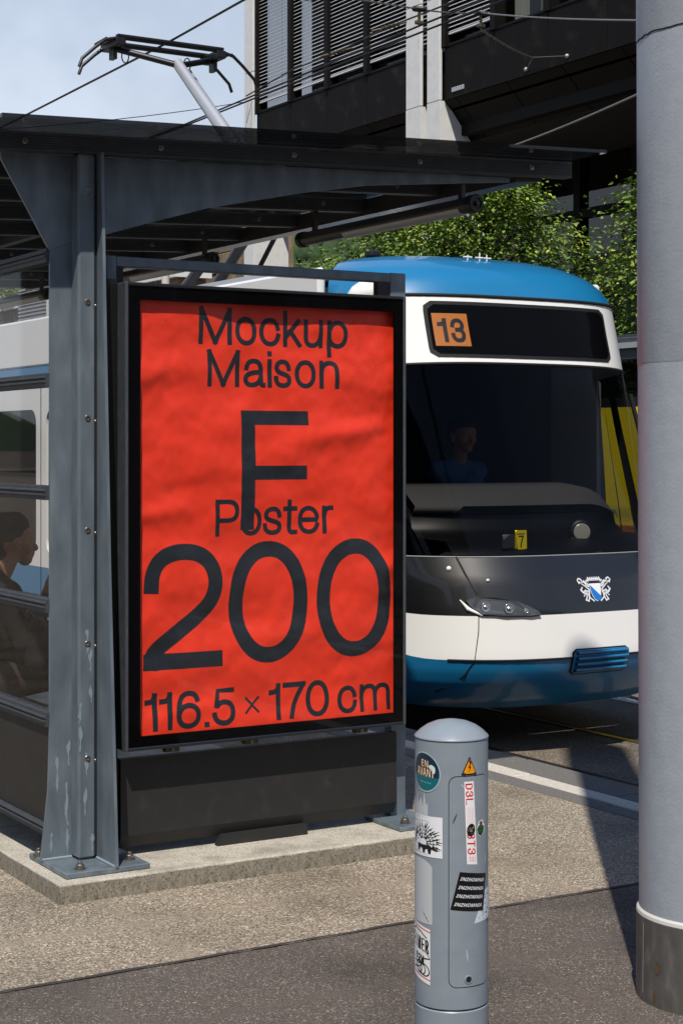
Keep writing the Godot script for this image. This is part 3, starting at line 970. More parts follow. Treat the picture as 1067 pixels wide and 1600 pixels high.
# ---------------------------------------------------------------- mast and bollard
func build_mast() -> void:
	var c := P(3.668, 0, 3.885)
	var t := thing("steel_mast", "thick pale grey painted steel mast with bare metal sleeve at its foot", "mast", c)
	var m := MB.new()
	m.lathe(c, PackedVector2Array([Vector2(0.2315, 0.25), Vector2(0.2325, 0.7), Vector2(0.2345, 1.4), Vector2(0.2355, 1.93)]), 72, Vector3.UP, true)
	put("lower_shaft", m, M.mast_paint, t)
	var m2 := MB.new()
	m2.lathe(c, PackedVector2Array([Vector2(0.2355, 1.93), Vector2(0.2372, 1.936), Vector2(0.239, 2.92)]), 72, Vector3.UP, true)
	put("middle_shaft", m2, M.mast_paint, t)
	var m3 := MB.new()
	m3.lathe(c, PackedVector2Array([Vector2(0.239, 2.92), Vector2(0.2405, 2.926), Vector2(0.2405, 4.0), Vector2(0.2, 8.4), Vector2(0.19, 8.45), Vector2(0, 8.5)]), 72, Vector3.UP, true)
	put("upper_shaft", m3, M.mast_paint, t)
	var seam := MB.new()   # ragged paint edge
	rng.seed = 9
	var path := PackedVector3Array()
	for k in 90:
		var a := TAU * k / 89.0
		var y := 2.922 + 0.004 * sin(a * 3.0) + rng.randf_range(-0.003, 0.003)
		path.append(c + Vector3(cos(a) * 0.2398, y, sin(a) * 0.2398))
	seam.tube(path, PackedFloat32Array([0.0022]), 5, false)
	put("paint_seam", seam, M.dark_gap, t)
	var s := MB.new()
	s.lathe(c, PackedVector2Array([Vector2(0.241, -0.02), Vector2(0.2405, 0.255), Vector2(0.2395, 0.259)]), 72)
	var sl := put("foot_sleeve", s, M.mast_sleeve, t)
	var rg := MB.new()
	rg.lathe(c, PackedVector2Array([Vector2(0.2405, 0.2585), Vector2(0.2385, 0.268), Vector2(0.2315, 0.274)]), 72)
	put("sealing_ring", rg, M.ring_white, t)
	rng.seed = 14
	for k in 16:     # scuffs and drips on the paint
		var sc := MB.new()
		var rows := [PackedVector3Array(), PackedVector3Array()]
		var a0 := deg_to_rad(rng.randf_range(-82, 30))
		var y0 := rng.randf_range(0.5, 2.9)
		var ln := rng.randf_range(0.02, 0.16)
		var wd := rng.randf_range(0.004, 0.012)
		var tilt := rng.randf_range(-0.05, 0.05) if k % 4 else rng.randf_range(-0.6, 0.6)
		for i in 9:
			var y := y0 + ln * i / 8.0
			var rad := 0.2318 + 0.0008 + (0.004 * clampf((y - 0.25) / 1.68, 0, 1) if y < 1.93 else (0.0057 + 0.0018 * (y - 1.936) / 0.98 if y < 2.92 else 0.009))
			for e in 2:
				rows[e].append(polar(c, a0 + tilt * (y - y0) + (e - 0.5) * wd * sin(PI * (i + 0.3) / 8.6) * rng.randf_range(0.5, 1.0), y, rad))
		sc.sheet(rows, c)
		put("scuff", sc, M.scuff, t)
	for q in [[-63.0, 0.03, 0.24, 0.004], [-78.0, 0.03, 0.12, 0.004]]:    # scratches
		var sc := MB.new()
		var rows := [PackedVector3Array(), PackedVector3Array()]
		for k in 8:
			var y: float = lerpf(q[1], q[2], k / 7.0)
			var a := deg_to_rad(q[0] + (y - 0.1) * 6.0)
			for e in 2:
				var aa: float = a + (e - 0.5) * 0.012
				rows[e].append(polar(c, aa, y, 0.2415))
		sc.sheet(rows, c)
		put("scratch", sc, M.ring_white, sl)
	for q in [[-45.0, 0.12, 0.012], [-48.0, 0.035, 0.008]]:
		var ru := MB.new()
		var rows := [PackedVector3Array(), PackedVector3Array()]
		for k in 8:
			var w: float = q[2] * sin(PI * k / 7.0) * rng.randf_range(0.6, 1.0) / 0.24
			rows[0].append(polar(c, deg_to_rad(q[0]) - w, q[1] - 0.02 + 0.04 * k / 7.0, 0.2416))
			rows[1].append(polar(c, deg_to_rad(q[0]) + w, q[1] - 0.02 + 0.04 * k / 7.0, 0.2416))
		ru.sheet(rows, c)
		put("rust_spot", ru, M.rust, sl)

# a point on a round post: angle 0 faces the viewer's side of the street, positive turns to the right hand
func polar(c: Vector3, ang: float, y: float, r: float) -> Vector3:
	var f := Vector2(c.x, c.z).normalized() * -1.0
	var rt := Vector2(-f.y, f.x) * -1.0
	var d := f * cos(ang) + rt * sin(ang)
	if rt.x < 0.0: d = f * cos(ang) - rt * sin(ang)
	return Vector3(c.x + d.x * r, y, c.z + d.y * r)

# a sticker bent round the post; corners in (sideways arc metres, height)
func bent(c: Vector3, r: float, q: Array, nx := 12, ny := 8) -> MB:
	var mb := MB.new()
	var rows: Array = []
	for j in ny + 1:
		var line := PackedVector3Array()
		for i in nx + 1:
			var a: Vector2 = q[0].lerp(q[1], float(i) / nx)
			var b: Vector2 = q[3].lerp(q[2], float(i) / nx)
			var p := a.lerp(b, float(j) / ny)
			line.append(polar(c, p.x / 0.1, p.y, r))
		rows.append(line)
	mb.sheet(rows, c + Vector3(0, 0.5, 0))
	return mb

func build_bollard() -> void:
	var c := P(2.668, 0, 3.856)
	var t := thing("service_bollard", "round grey steel service bollard with domed cap, small door and stickers", "bollard", c)
	var m := MB.new()
	m.lathe(c, PackedVector2Array([Vector2(0.1, -0.02), Vector2(0.1, 0.158), Vector2(0.0975, 0.161)]), 64)
	put("foot", m, M.bollard_paint, t)
	var gp := MB.new()
	gp.lathe(c, PackedVector2Array([Vector2(0.0965, 0.15), Vector2(0.0965, 0.175)]), 48)
	put("joint_gap", gp, M.dark_gap, t)
	var b := MB.new()
	b.lathe(c, PackedVector2Array([Vector2(0.0975, 0.164), Vector2(0.1, 0.167), Vector2(0.1, 0.884)]), 64)
	put("body", b, M.bollard_paint, t)
	var cp := MB.new()
	cp.lathe(c, PackedVector2Array([Vector2(0.1, 0.8845), Vector2(0.1015, 0.885), Vector2(0.1015, 0.8885), Vector2(0.0995, 0.891), Vector2(0.086, 0.904), Vector2(0.068, 0.9165), Vector2(0.045, 0.926), Vector2(0.02, 0.931), Vector2(0, 0.932)]), 64, Vector3.UP, true)
	put("domed_cap", cp, M.bollard_paint, t)
	# service door: a raised bent plate with rounded corners and a dark gap round it
	var dl := -0.006
	var dr := 0.117
	var yb := 0.228
	var yt := 0.792
	var rr := 0.02
	for k in 2:
		var g := 0.0022 if k == 0 else 0.0
		var rad := 0.1004 if k == 0 else 0.1018
		var rows: Array = []
		for j in 33:
			var y := lerpf(yb - g, yt + g, j / 32.0)
			if j < 8: y = yb - g + (rr + g) * (1.0 - cos(PI * 0.5 * j / 8.0))
			elif j > 24: y = yt + g - (rr + g) * (1.0 - cos(PI * 0.5 * (32 - j) / 8.0))
			else: y = lerpf(yb + rr, yt - rr, (j - 8) / 16.0)
			var dy := maxf(maxf(yb + rr - y, y - (yt - rr)), 0.0)
			var ins := (rr + g) - sqrt(maxf(0.0, pow(rr + g, 2.0) - dy * dy))
			var line := PackedVector3Array()
			for i in 15:
				var s := lerpf(dl - g + ins, dr + g - ins, i / 14.0)
				line.append(polar(c, s / 0.1, y, rad))
			rows.append(line)
		var dm := MB.new()
		dm.sheet(rows, c + Vector3(0, 0.5, 0))
		put("door_gap" if k == 0 else "service_door", dm, M.dark_gap if k == 0 else M.bollard_paint, t)
	var kc := polar(c, 0.047 / 0.1, 0.247, 0.1012)
	var ko := (kc - c) * Vector3(1, 0, 1)
	var kh := MB.new()
	kh.lathe(kc, PackedVector2Array([Vector2(0.0125, 0), Vector2(0.0115, 0.002), Vector2(0.0085, 0.002), Vector2(0.008, 0.0008), Vector2(0, 0.0008)]), 20, ko)
	put("lock_ring", kh, M.bollard_paint, t)
	var kk := MB.new()
	kk.lathe(kc, PackedVector2Array([Vector2(0.008, 0.0009), Vector2(0.0075, 0.0022), Vector2(0.004, 0.0022), Vector2(0, 0.0012)]), 16, ko)
	put("lock", kk, M.dark_gap, t)
	rng.seed = 33
	for k in 9:
		var sc := MB.new()
		var rows := [PackedVector3Array(), PackedVector3Array()]
		var s0 := rng.randf_range(-0.12, 0.12)
		var y0: float = rng.randf_range(0.03, 0.14) if k < 3 else rng.randf_range(0.2, 0.86)
		var ln := rng.randf_range(0.01, 0.035)
		var tilt := rng.randf_range(-0.9, 0.9)
		for i in 6:
			for e in 2:
				rows[e].append(polar(c, (s0 + tilt * ln * i / 5.0 + (e - 0.5) * 0.004 * sin(PI * (i + 0.4) / 5.8)) / 0.1, y0 + ln * i / 5.0, 0.1007 if s0 < -0.01 or y0 < 0.16 else 0.1022))
		sc.sheet(rows, c)
		put("scuff", sc, M.scuff if k % 3 else M.bitumen, t)
	# ---- stickers
	var white := Color(0.82, 0.83, 0.84)
	var clear := Color(0, 0, 0, 0)
	var R := 0.1011
	# round blue and teal sticker with cream letters
	var im := Image.create(256, 256, false, Image.FORMAT_RGBA8)
	im.fill(clear)
	disc(im, Vector2(128, 128), Vector2(127, 127), Color(0.6, 0.66, 0.68))
	disc(im, Vector2(128, 128), Vector2(118, 118), Color(0.03, 0.16, 0.24))
	var low := PackedVector2Array()
	for k in 31:
		var a := deg_to_rad(12 + 156.0 * k / 30.0)
		low.append(Vector2(128 + cos(a) * 118, 128 + sin(a) * 118))
	fill_poly(im, low, Color(0.04, 0.36, 0.4))
	face_text(im, "EN", Rect2(100, 52, 62, 44), Color(0.85, 0.7, 0.55))
	face_text(im, "AVANT", Rect2(52, 102, 158, 52), Color(0.85, 0.7, 0.55))
	disc(im, Vector2(186, 88), Vector2(20, 14), Color(0.75, 0.8, 0.8))
	disc(im, Vector2(204, 104), Vector2(12, 24), Color(0.75, 0.8, 0.8))
	for k in 7: im.fill_rect(Rect2i(90 + k * 14, 190, 9, 5), Color(0.4, 0.7, 0.7))
	var q := [Vector2(-0.134, 0.859), Vector2(-0.028, 0.85), Vector2(-0.028, 0.741), Vector2(-0.134, 0.75)]
	put("round_sticker", bent(c, R, q, 16, 10), print_mat("sticker_round", im, 0.4, true), t, "round blue and teal sticker")
	# yellow high-voltage triangle
	var wt := MB.new()
	var tip := Vector2(0.050, 0.846)
	var bl := Vector2(0.026, 0.797)
	var br := Vector2(0.073, 0.797)
	for pr in [[1.0, 0.1014], [0.82, 0.1022]]:
		var mid := (tip + bl + br) / 3.0
		var tm := MB.new()
		var rows: Array = []
		for j in 9:
			var line := PackedVector3Array()
			for i in 9:
				var l := tip.lerp(bl, 0.04 + 0.96 * j / 8.0)
				var r2 := tip.lerp(br, 0.04 + 0.96 * j / 8.0)
				var p: Vector2 = mid + (l.lerp(r2, i / 8.0) - mid) * pr[0]
				line.append(polar(c, p.x / 0.1, p.y, pr[1]))
			rows.append(line)
		tm.sheet(rows, c + Vector3(0, 0.5, 0))
		if pr[0] == 1.0: put("warning_plate", tm, M.black_print, t, "triangular yellow high-voltage warning plate")
		else: put("warning_face", tm, mat("warning_yellow", Color(0.85, 0.55, 0.02), 0.4), t)
	var bolt_pts := [Vector2(0.052, 0.830), Vector2(0.046, 0.816), Vector2(0.0495, 0.816), Vector2(0.047, 0.803), Vector2(0.0475, 0.806), Vector2(0.054, 0.8185), Vector2(0.0505, 0.8185), Vector2(0.0545, 0.830)]
	var bt := MB.new()
	var p2 := PackedVector3Array()
	for p in bolt_pts: p2.append(polar(c, p.x / 0.1, p.y, 0.1025))
	for k in [[0, 1, 6], [0, 6, 7], [1, 2, 6], [2, 5, 6], [2, 3, 5]]:
		bt.flat(p2[k[0]], p2[k[1]], p2[k[2]], ko)
	put("lightning_symbol", bt, M.black_print, t)
	for p in [Vector2(0.05, 0.835), Vector2(0.034, 0.802), Vector2(0.066, 0.802)]:
		put("rivet", screw(polar(c, p.x / 0.1, p.y, 0.1022), polar(c, p.x / 0.1, 0, 1.0) - c, 0.0028), M.stainless, t)
	# hedgehog print on white paper
	im = Image.create(256, 256, false, Image.FORMAT_RGB8)
	im.fill(white)
	rng.seed = 15
	for k in 26:
		var y := rng.randf() * 250
		var line := PackedVector2Array()
		for i in 6: line.append(Vector2(i * (18 if k % 3 else 30), y + rng.randf_range(-7, 7)))
		stroke(im, line, 1.6, Color(0.5, 0.52, 0.55))
	var blk := Color(0.03, 0.03, 0.03)
	# quills in layers over the back, pale gaps between them
	for ring in 4:
		var n2 := 9 + ring * 3
		for k in n2:
			var a := deg_to_rad(-150.0 + 178.0 * (k + rng.randf_range(0.1, 0.8)) / n2)
			var rx := 26.0 + ring * 24.0
			var root := Vector2(118, 168) + Vector2(cos(a) * rx, sin(a) * rx * 0.95)
			var lean := Vector2(cos(a + 0.22), sin(a + 0.22) * 0.95)
			var end := root + lean * rng.randf_range(28, 58)
			var s2 := Vector2(-lean.y, lean.x) * rng.randf_range(4.0, 7.0)
			fill_poly(im, PackedVector2Array([root + s2, end, root - s2]), blk)
	# belly, feet, snout
	fill_poly(im, PackedVector2Array([Vector2(62, 178), Vector2(104, 184), Vector2(160, 182), Vector2(232, 214), Vector2(214, 218), Vector2(182, 208), Vector2(176, 238), Vector2(160, 238), Vector2(152, 208), Vector2(134, 214), Vector2(130, 236), Vector2(114, 236), Vector2(108, 210), Vector2(86, 206), Vector2(82, 224), Vector2(66, 224), Vector2(60, 198)]), blk)
	fill_poly(im, PackedVector2Array([Vector2(24, 128), Vector2(46, 92), Vector2(50, 124), Vector2(34, 168), Vector2(20, 160)]), blk)
	fill_poly(im, PackedVector2Array([Vector2(40, 150), Vector2(72, 140), Vector2(88, 160), Vector2(70, 180), Vector2(30, 172)]), white)
	disc(im, Vector2(64, 154), Vector2(6, 6), blk)
	disc(im, Vector2(28, 172), Vector2(9, 8), blk)
	q = [Vector2(-0.137, 0.682), Vector2(-0.024, 0.682), Vector2(-0.024, 0.572), Vector2(-0.137, 0.572)]
	put("paper_sticker", bent(c, R, q), print_mat("sticker_hedgehog", im, 0.7), t, "white paper sticker with a black hedgehog print")
	# torn remains of white stickers
	rng.seed = 25
	for e in [[-0.150, -0.068, 0.754, 0.682, 5], [-0.150, -0.054, 0.565, 0.39, 0]]:
		var rm := MB.new()
		var rows: Array = []
		for j in 13:
			var line := PackedVector3Array()
			for i in 13:
				var s := lerpf(e[0], e[1], i / 12.0)
				var top: float = e[2] - (absf(sin(i * 1.9)) * 0.05 if e[4] > 0 else (0.02 * pow(i / 12.0, 6.0)))
				line.append(polar(c, s / 0.1, lerpf(top, e[3], j / 12.0), 0.1007))
			rows.append(line)
		rm.sheet(rows, c + Vector3(0, 0.5, 0))
		put("sticker_remains", rm, mat("paper_remains%d" % e[4], Color(0.66, 0.68, 0.69), 0.9), t)
	# marker tag on a white sticker with red lines
	im = Image.create(200, 330, false, Image.FORMAT_RGB8)
	im.fill(Color(0.83, 0.83, 0.83))
	im.fill_rect(Rect2i(0, 14, 200, 7), Color(0.75, 0.15, 0.12))
	im.fill_rect(Rect2i(0, 300, 200, 7), Color(0.75, 0.15, 0.12))
	var ink := Color(0.03, 0.03, 0.035)
	word(im, "EIMER", 16, 190, 150, 70, 12, ink, 0.2)
	stroke(im, PackedVector2Array([Vector2(20, 60), Vector2(60, 34), Vector2(120, 40), Vector2(170, 60)]), 8, ink)
	stroke(im, PackedVector2Array([Vector2(176, 150), Vector2(196, 176), Vector2(150, 190)]), 9, ink)
	word(im, "52M", 60, 150, 220, 176, 10, ink, 0.1)
	for k in 3:
		var line := PackedVector2Array()
		for i in 20: line.append(Vector2(100 + 26 * k + cos(i * 0.34 + k) * (30 + 5 * k), 256 + sin(i * 0.34 + k) * 34))
		stroke(im, line, 8, ink)
	stroke(im, PackedVector2Array([Vector2(40, 238), Vector2(150, 228), Vector2(90, 262), Vector2(40, 276)]), 8, ink)
	q = [Vector2(-0.150, 0.394), Vector2(-0.060, 0.376), Vector2(-0.060, 0.226), Vector2(-0.150, 0.246)]
	put("tagged_sticker", bent(c, R, q), print_mat("sticker_tag", im, 0.7), t, "white sticker with black marker tag and red lines")
	# tall white sticker with red outline letters, set on its side
	im = Image.create(560, 100, false, Image.FORMAT_RGB8)
	im.fill(Color(0.86, 0.86, 0.87))
	var rd := Color(0.78, 0.08, 0.12)
	word(im, "D3L", 14, 156, 90, 12, 11, rd, 0.22)
	word(im, "3T3", 345, 494, 90, 12, 11, rd, 0.22)
	for k in 5:
		for i in 28:
			if (i * 7 + k * 3) % 5: im.fill_rect(Rect2i(176 + i * 4, 16 + k * 15, 3, 4), Color(0.85, 0.45, 0.47))
	for k in 8:
		for i in 8:
			if (i * 5 + k * 3 + i * k) % 3: im.fill_rect(Rect2i(504 + i * 5, 16 + k * 9, 4, 6), Color(0.82, 0.25, 0.3))
	q = [Vector2(0.062, 0.779), Vector2(0.074, 0.553), Vector2(0.042, 0.557), Vector2(0.034, 0.779)]
	# the long side runs downwards, so the first edge is the right-hand one
	put("tall_sticker", bent(c, 0.1025, q, 10, 4), print_mat("sticker_tall", im, 0.5), t, "tall white sticker with red outlined letters")
	# small round picture sticker and a torn green one over it
	im = Image.create(96, 96, false, Image.FORMAT_RGBA8)
	im.fill(clear)
	disc(im, Vector2(48, 48), Vector2(47, 47), Color(0.05, 0.05, 0.06))
	rng.seed = 3
	for k in 26: disc(im, Vector2(48, 48) + Vector2.from_angle(rng.randf() * TAU) * rng.randf() * 34, Vector2(5, 6) * rng.randf_range(0.4, 1.2), grey(rng.randf_range(0.2, 0.75)))
	disc(im, Vector2(52, 52), Vector2(9, 12), Color(0.6, 0.4, 0.25))
	q = [Vector2(0.041, 0.664), Vector2(0.067, 0.667), Vector2(0.067, 0.632), Vector2(0.041, 0.629)]
	put("small_sticker", bent(c, 0.1028, q, 6, 4), print_mat("sticker_small", im, 0.4, true), t, "small round black and white picture sticker")
	im = Image.create(96, 128, false, Image.FORMAT_RGBA8)
	im.fill(clear)
	fill_poly(im, PackedVector2Array([Vector2(10, 60), Vector2(30, 14), Vector2(66, 4), Vector2(94, 50), Vector2(88, 100), Vector2(50, 126), Vector2(20, 106)]), Color(0.8, 0.8, 0.8))
	fill_poly(im, PackedVector2Array([Vector2(14, 66), Vector2(30, 44), Vector2(60, 40), Vector2(86, 56), Vector2(80, 94), Vector2(54, 120), Vector2(24, 104)]), Color(0.06, 0.2, 0.05))
	for k in 16: disc(im, Vector2(rng.randf_range(24, 78), rng.randf_range(50, 104)), Vector2(7, 5), Color(0.1, 0.35, 0.08))
	disc(im, Vector2(52, 30), Vector2(16, 14), Color(0.4, 0.2, 0.12))
	q = [Vector2(0.068, 0.674), Vector2(0.106, 0.674), Vector2(0.106, 0.624), Vector2(0.068, 0.624)]
	put("torn_sticker", bent(c, 0.1026, q, 8, 6), print_mat("sticker_green", im, 0.5, true), t, "torn green sticker")
	# black sticker with four rows of white slanting letters
	im = Image.create(300, 330, false, Image.FORMAT_RGB8)
	im.fill(Color(0.02, 0.02, 0.022))
	for k in 4:
		var by := 42 + k * 74
		face_text(im, "INZHOMNIA", Rect2(22, by, 252, 30), Color(0.82, 0.83, 0.86), Transform2D(Vector2(1, 0), Vector2(-0.25, 1), Vector2((by + 15) * 0.25, 0)))
	q = [Vector2(0.022, 0.538), Vector2(0.113, 0.523), Vector2(0.098, 0.425), Vector2(-0.003, 0.437)]
	put("black_sticker", bent(c, 0.1027, q), print_mat("sticker_black", im, 0.45), t, "slanted black sticker with four rows of white letters")
	im = Image.create(128, 128, false, Image.FORMAT_RGB8)
	im.fill(Color(0.76, 0.79, 0.81))
	rng.seed = 8
	for k in 70: disc(im, Vector2(rng.randf() * 128, rng.randf() * 128), Vector2(rng.randf() * 9, rng.randf() * 5), Color(0.15, 0.35, 0.55) if k % 2 else Color(0.62, 0.66, 0.7))
	q = [Vector2(0.098, 0.475), Vector2(0.15, 0.49), Vector2(0.15, 0.40), Vector2(0.064, 0.395)]
	put("scuffed_sticker", bent(c, 0.1022, q), print_mat("sticker_scuffed", im, 0.8), t, "scuffed white and blue sticker")

# ---------------------------------------------------------------- the tram
const CX := 6.9
func tab(t: Array, y: float) -> Vector3:   # rows of y, nose tip v, half width, nose length
	if y <= t[0][0]: return Vector3(t[0][1], t[0][2], t[0][3])
	for i in t.size() - 1:
		if y <= t[i + 1][0]:
			var k: float = (y - t[i][0]) / (t[i + 1][0] - t[i][0])
			return Vector3(t[i][1], t[i][2], t[i][3]).lerp(Vector3(t[i + 1][1], t[i + 1][2], t[i + 1][3]), k)
	var e: Array = t[t.size() - 1]
	return Vector3(e[1], e[2], e[3])

const NOSE := [[0.04, 8.60, 1.06, 1.0], [0.12, 8.49, 1.13, 1.02], [0.22, 8.40, 1.18, 1.04], [0.3, 8.355, 1.195, 1.05], [0.38, 8.33, 1.2, 1.05], [0.66, 8.36, 1.2, 1.02], [0.85, 8.42, 1.2, 1.0], [1.0, 8.50, 1.2, 0.98], [1.3, 8.63, 1.2, 0.92], [1.7, 8.80, 1.19, 0.85], [2.2, 9.0, 1.165, 0.75], [2.45, 9.08, 1.15, 0.68], [2.68, 9.14, 1.13, 0.64], [2.78, 9.20, 1.09, 0.64], [2.87, 9.30, 1.02, 0.62], [2.94, 9.45, 0.90, 0.58], [2.985, 9.64, 0.74, 0.5], [3.01, 9.88, 0.5, 0.35], [3.02, 10.1, 0.25, 0.2], [3.022, 10.25, 0.02, 0.1]]

func nose(s: float, y: float, off := 0.0, back := 9.78) -> Vector3:
	var t := tab(NOSE, y)
	var a := minf(absf(s), 1.0)
	var ph := a * PI * 0.5
	var u := pow(sin(ph), 0.6667)
	var v := t.x + t.z * (1.0 - cos(ph))
	if absf(s) > 1.0: v = lerpf(t.x + t.z, maxf(back, t.x + t.z), absf(s) - 1.0)
	return P(CX + signf(s) * (t.y + off * u) * u, y, v - off * cos(ph))

# the point of the front skin at x, y
func skin(x: float, y: float, off := 0.0) -> Vector3:
	var t := tab(NOSE, y)
	var u := clampf(absf(x - CX) / t.y, 0.0, 0.9999)
	var s := asin(pow(u, 1.5)) / (PI * 0.5)
	return nose(s * signf(x - CX), y, off)

func band(s0: float, s1: float, lo: Callable, hi: Callable, nx: int, ny: int, off := 0.0) -> MB:
	var mb := MB.new()
	var rows: Array = []
	for j in ny + 1:
		var line := PackedVector3Array()
		for i in nx + 1:
			var s := lerpf(s0, s1, float(i) / nx)
			line.append(nose(s, lerpf(lo.call(s), hi.call(s), float(j) / ny), off))
		rows.append(line)
	mb.sheet(rows, P(CX, 1.4, 10.2))
	return mb

# outline given in x,y laid on the front skin
func skin_patch(pts: PackedVector2Array, off: float, thick := 0.0) -> MB:
	var mb := MB.new()
	var ids := Geometry2D.triangulate_polygon(pts)
	for k in range(0, ids.size(), 3):
		mb.flat(skin(pts[ids[k]].x, pts[ids[k]].y, off), skin(pts[ids[k + 1]].x, pts[ids[k + 1]].y, off), skin(pts[ids[k + 2]].x, pts[ids[k + 2]].y, off), Vector3(-0.3, 0, 1))
	if thick > 0.0:
		for k in pts.size():
			var a := pts[k]
			var b := pts[(k + 1) % pts.size()]
			mb.quad(skin(a.x, a.y, off), skin(b.x, b.y, off), skin(b.x, b.y, off - thick), skin(a.x, a.y, off - thick), Vector3(b.y - a.y, a.x - b.x, 0))
	return mb

func skin_grid(x0: float, y0: float, x1: float, y1: float, off: float, nx := 12, ny := 6, corner := 0.0) -> MB:
	var mb := MB.new()
	var rows: Array = []
	for j in ny + 1:
		var line := PackedVector3Array()
		var y := lerpf(y1, y0, float(j) / ny)
		var dy := maxf(maxf(y0 + corner - y, y - (y1 - corner)), 0.0)
		var ins := corner - sqrt(maxf(0.0, corner * corner - dy * dy))
		for i in nx + 1:
			line.append(skin(lerpf(x0 + ins, x1 - ins, float(i) / nx), y, off))
		rows.append(line)
	mb.sheet(rows, P(CX, 1.4, 10.2))
	return mb

func seam(pts: PackedVector2Array, r := 0.006) -> MB:
	var mb := MB.new()
	var path := PackedVector3Array()
	for p in pts: path.append(skin(p.x, p.y, 0.0))
	mb.tube(path, PackedFloat32Array([r]), 6)
	return mb

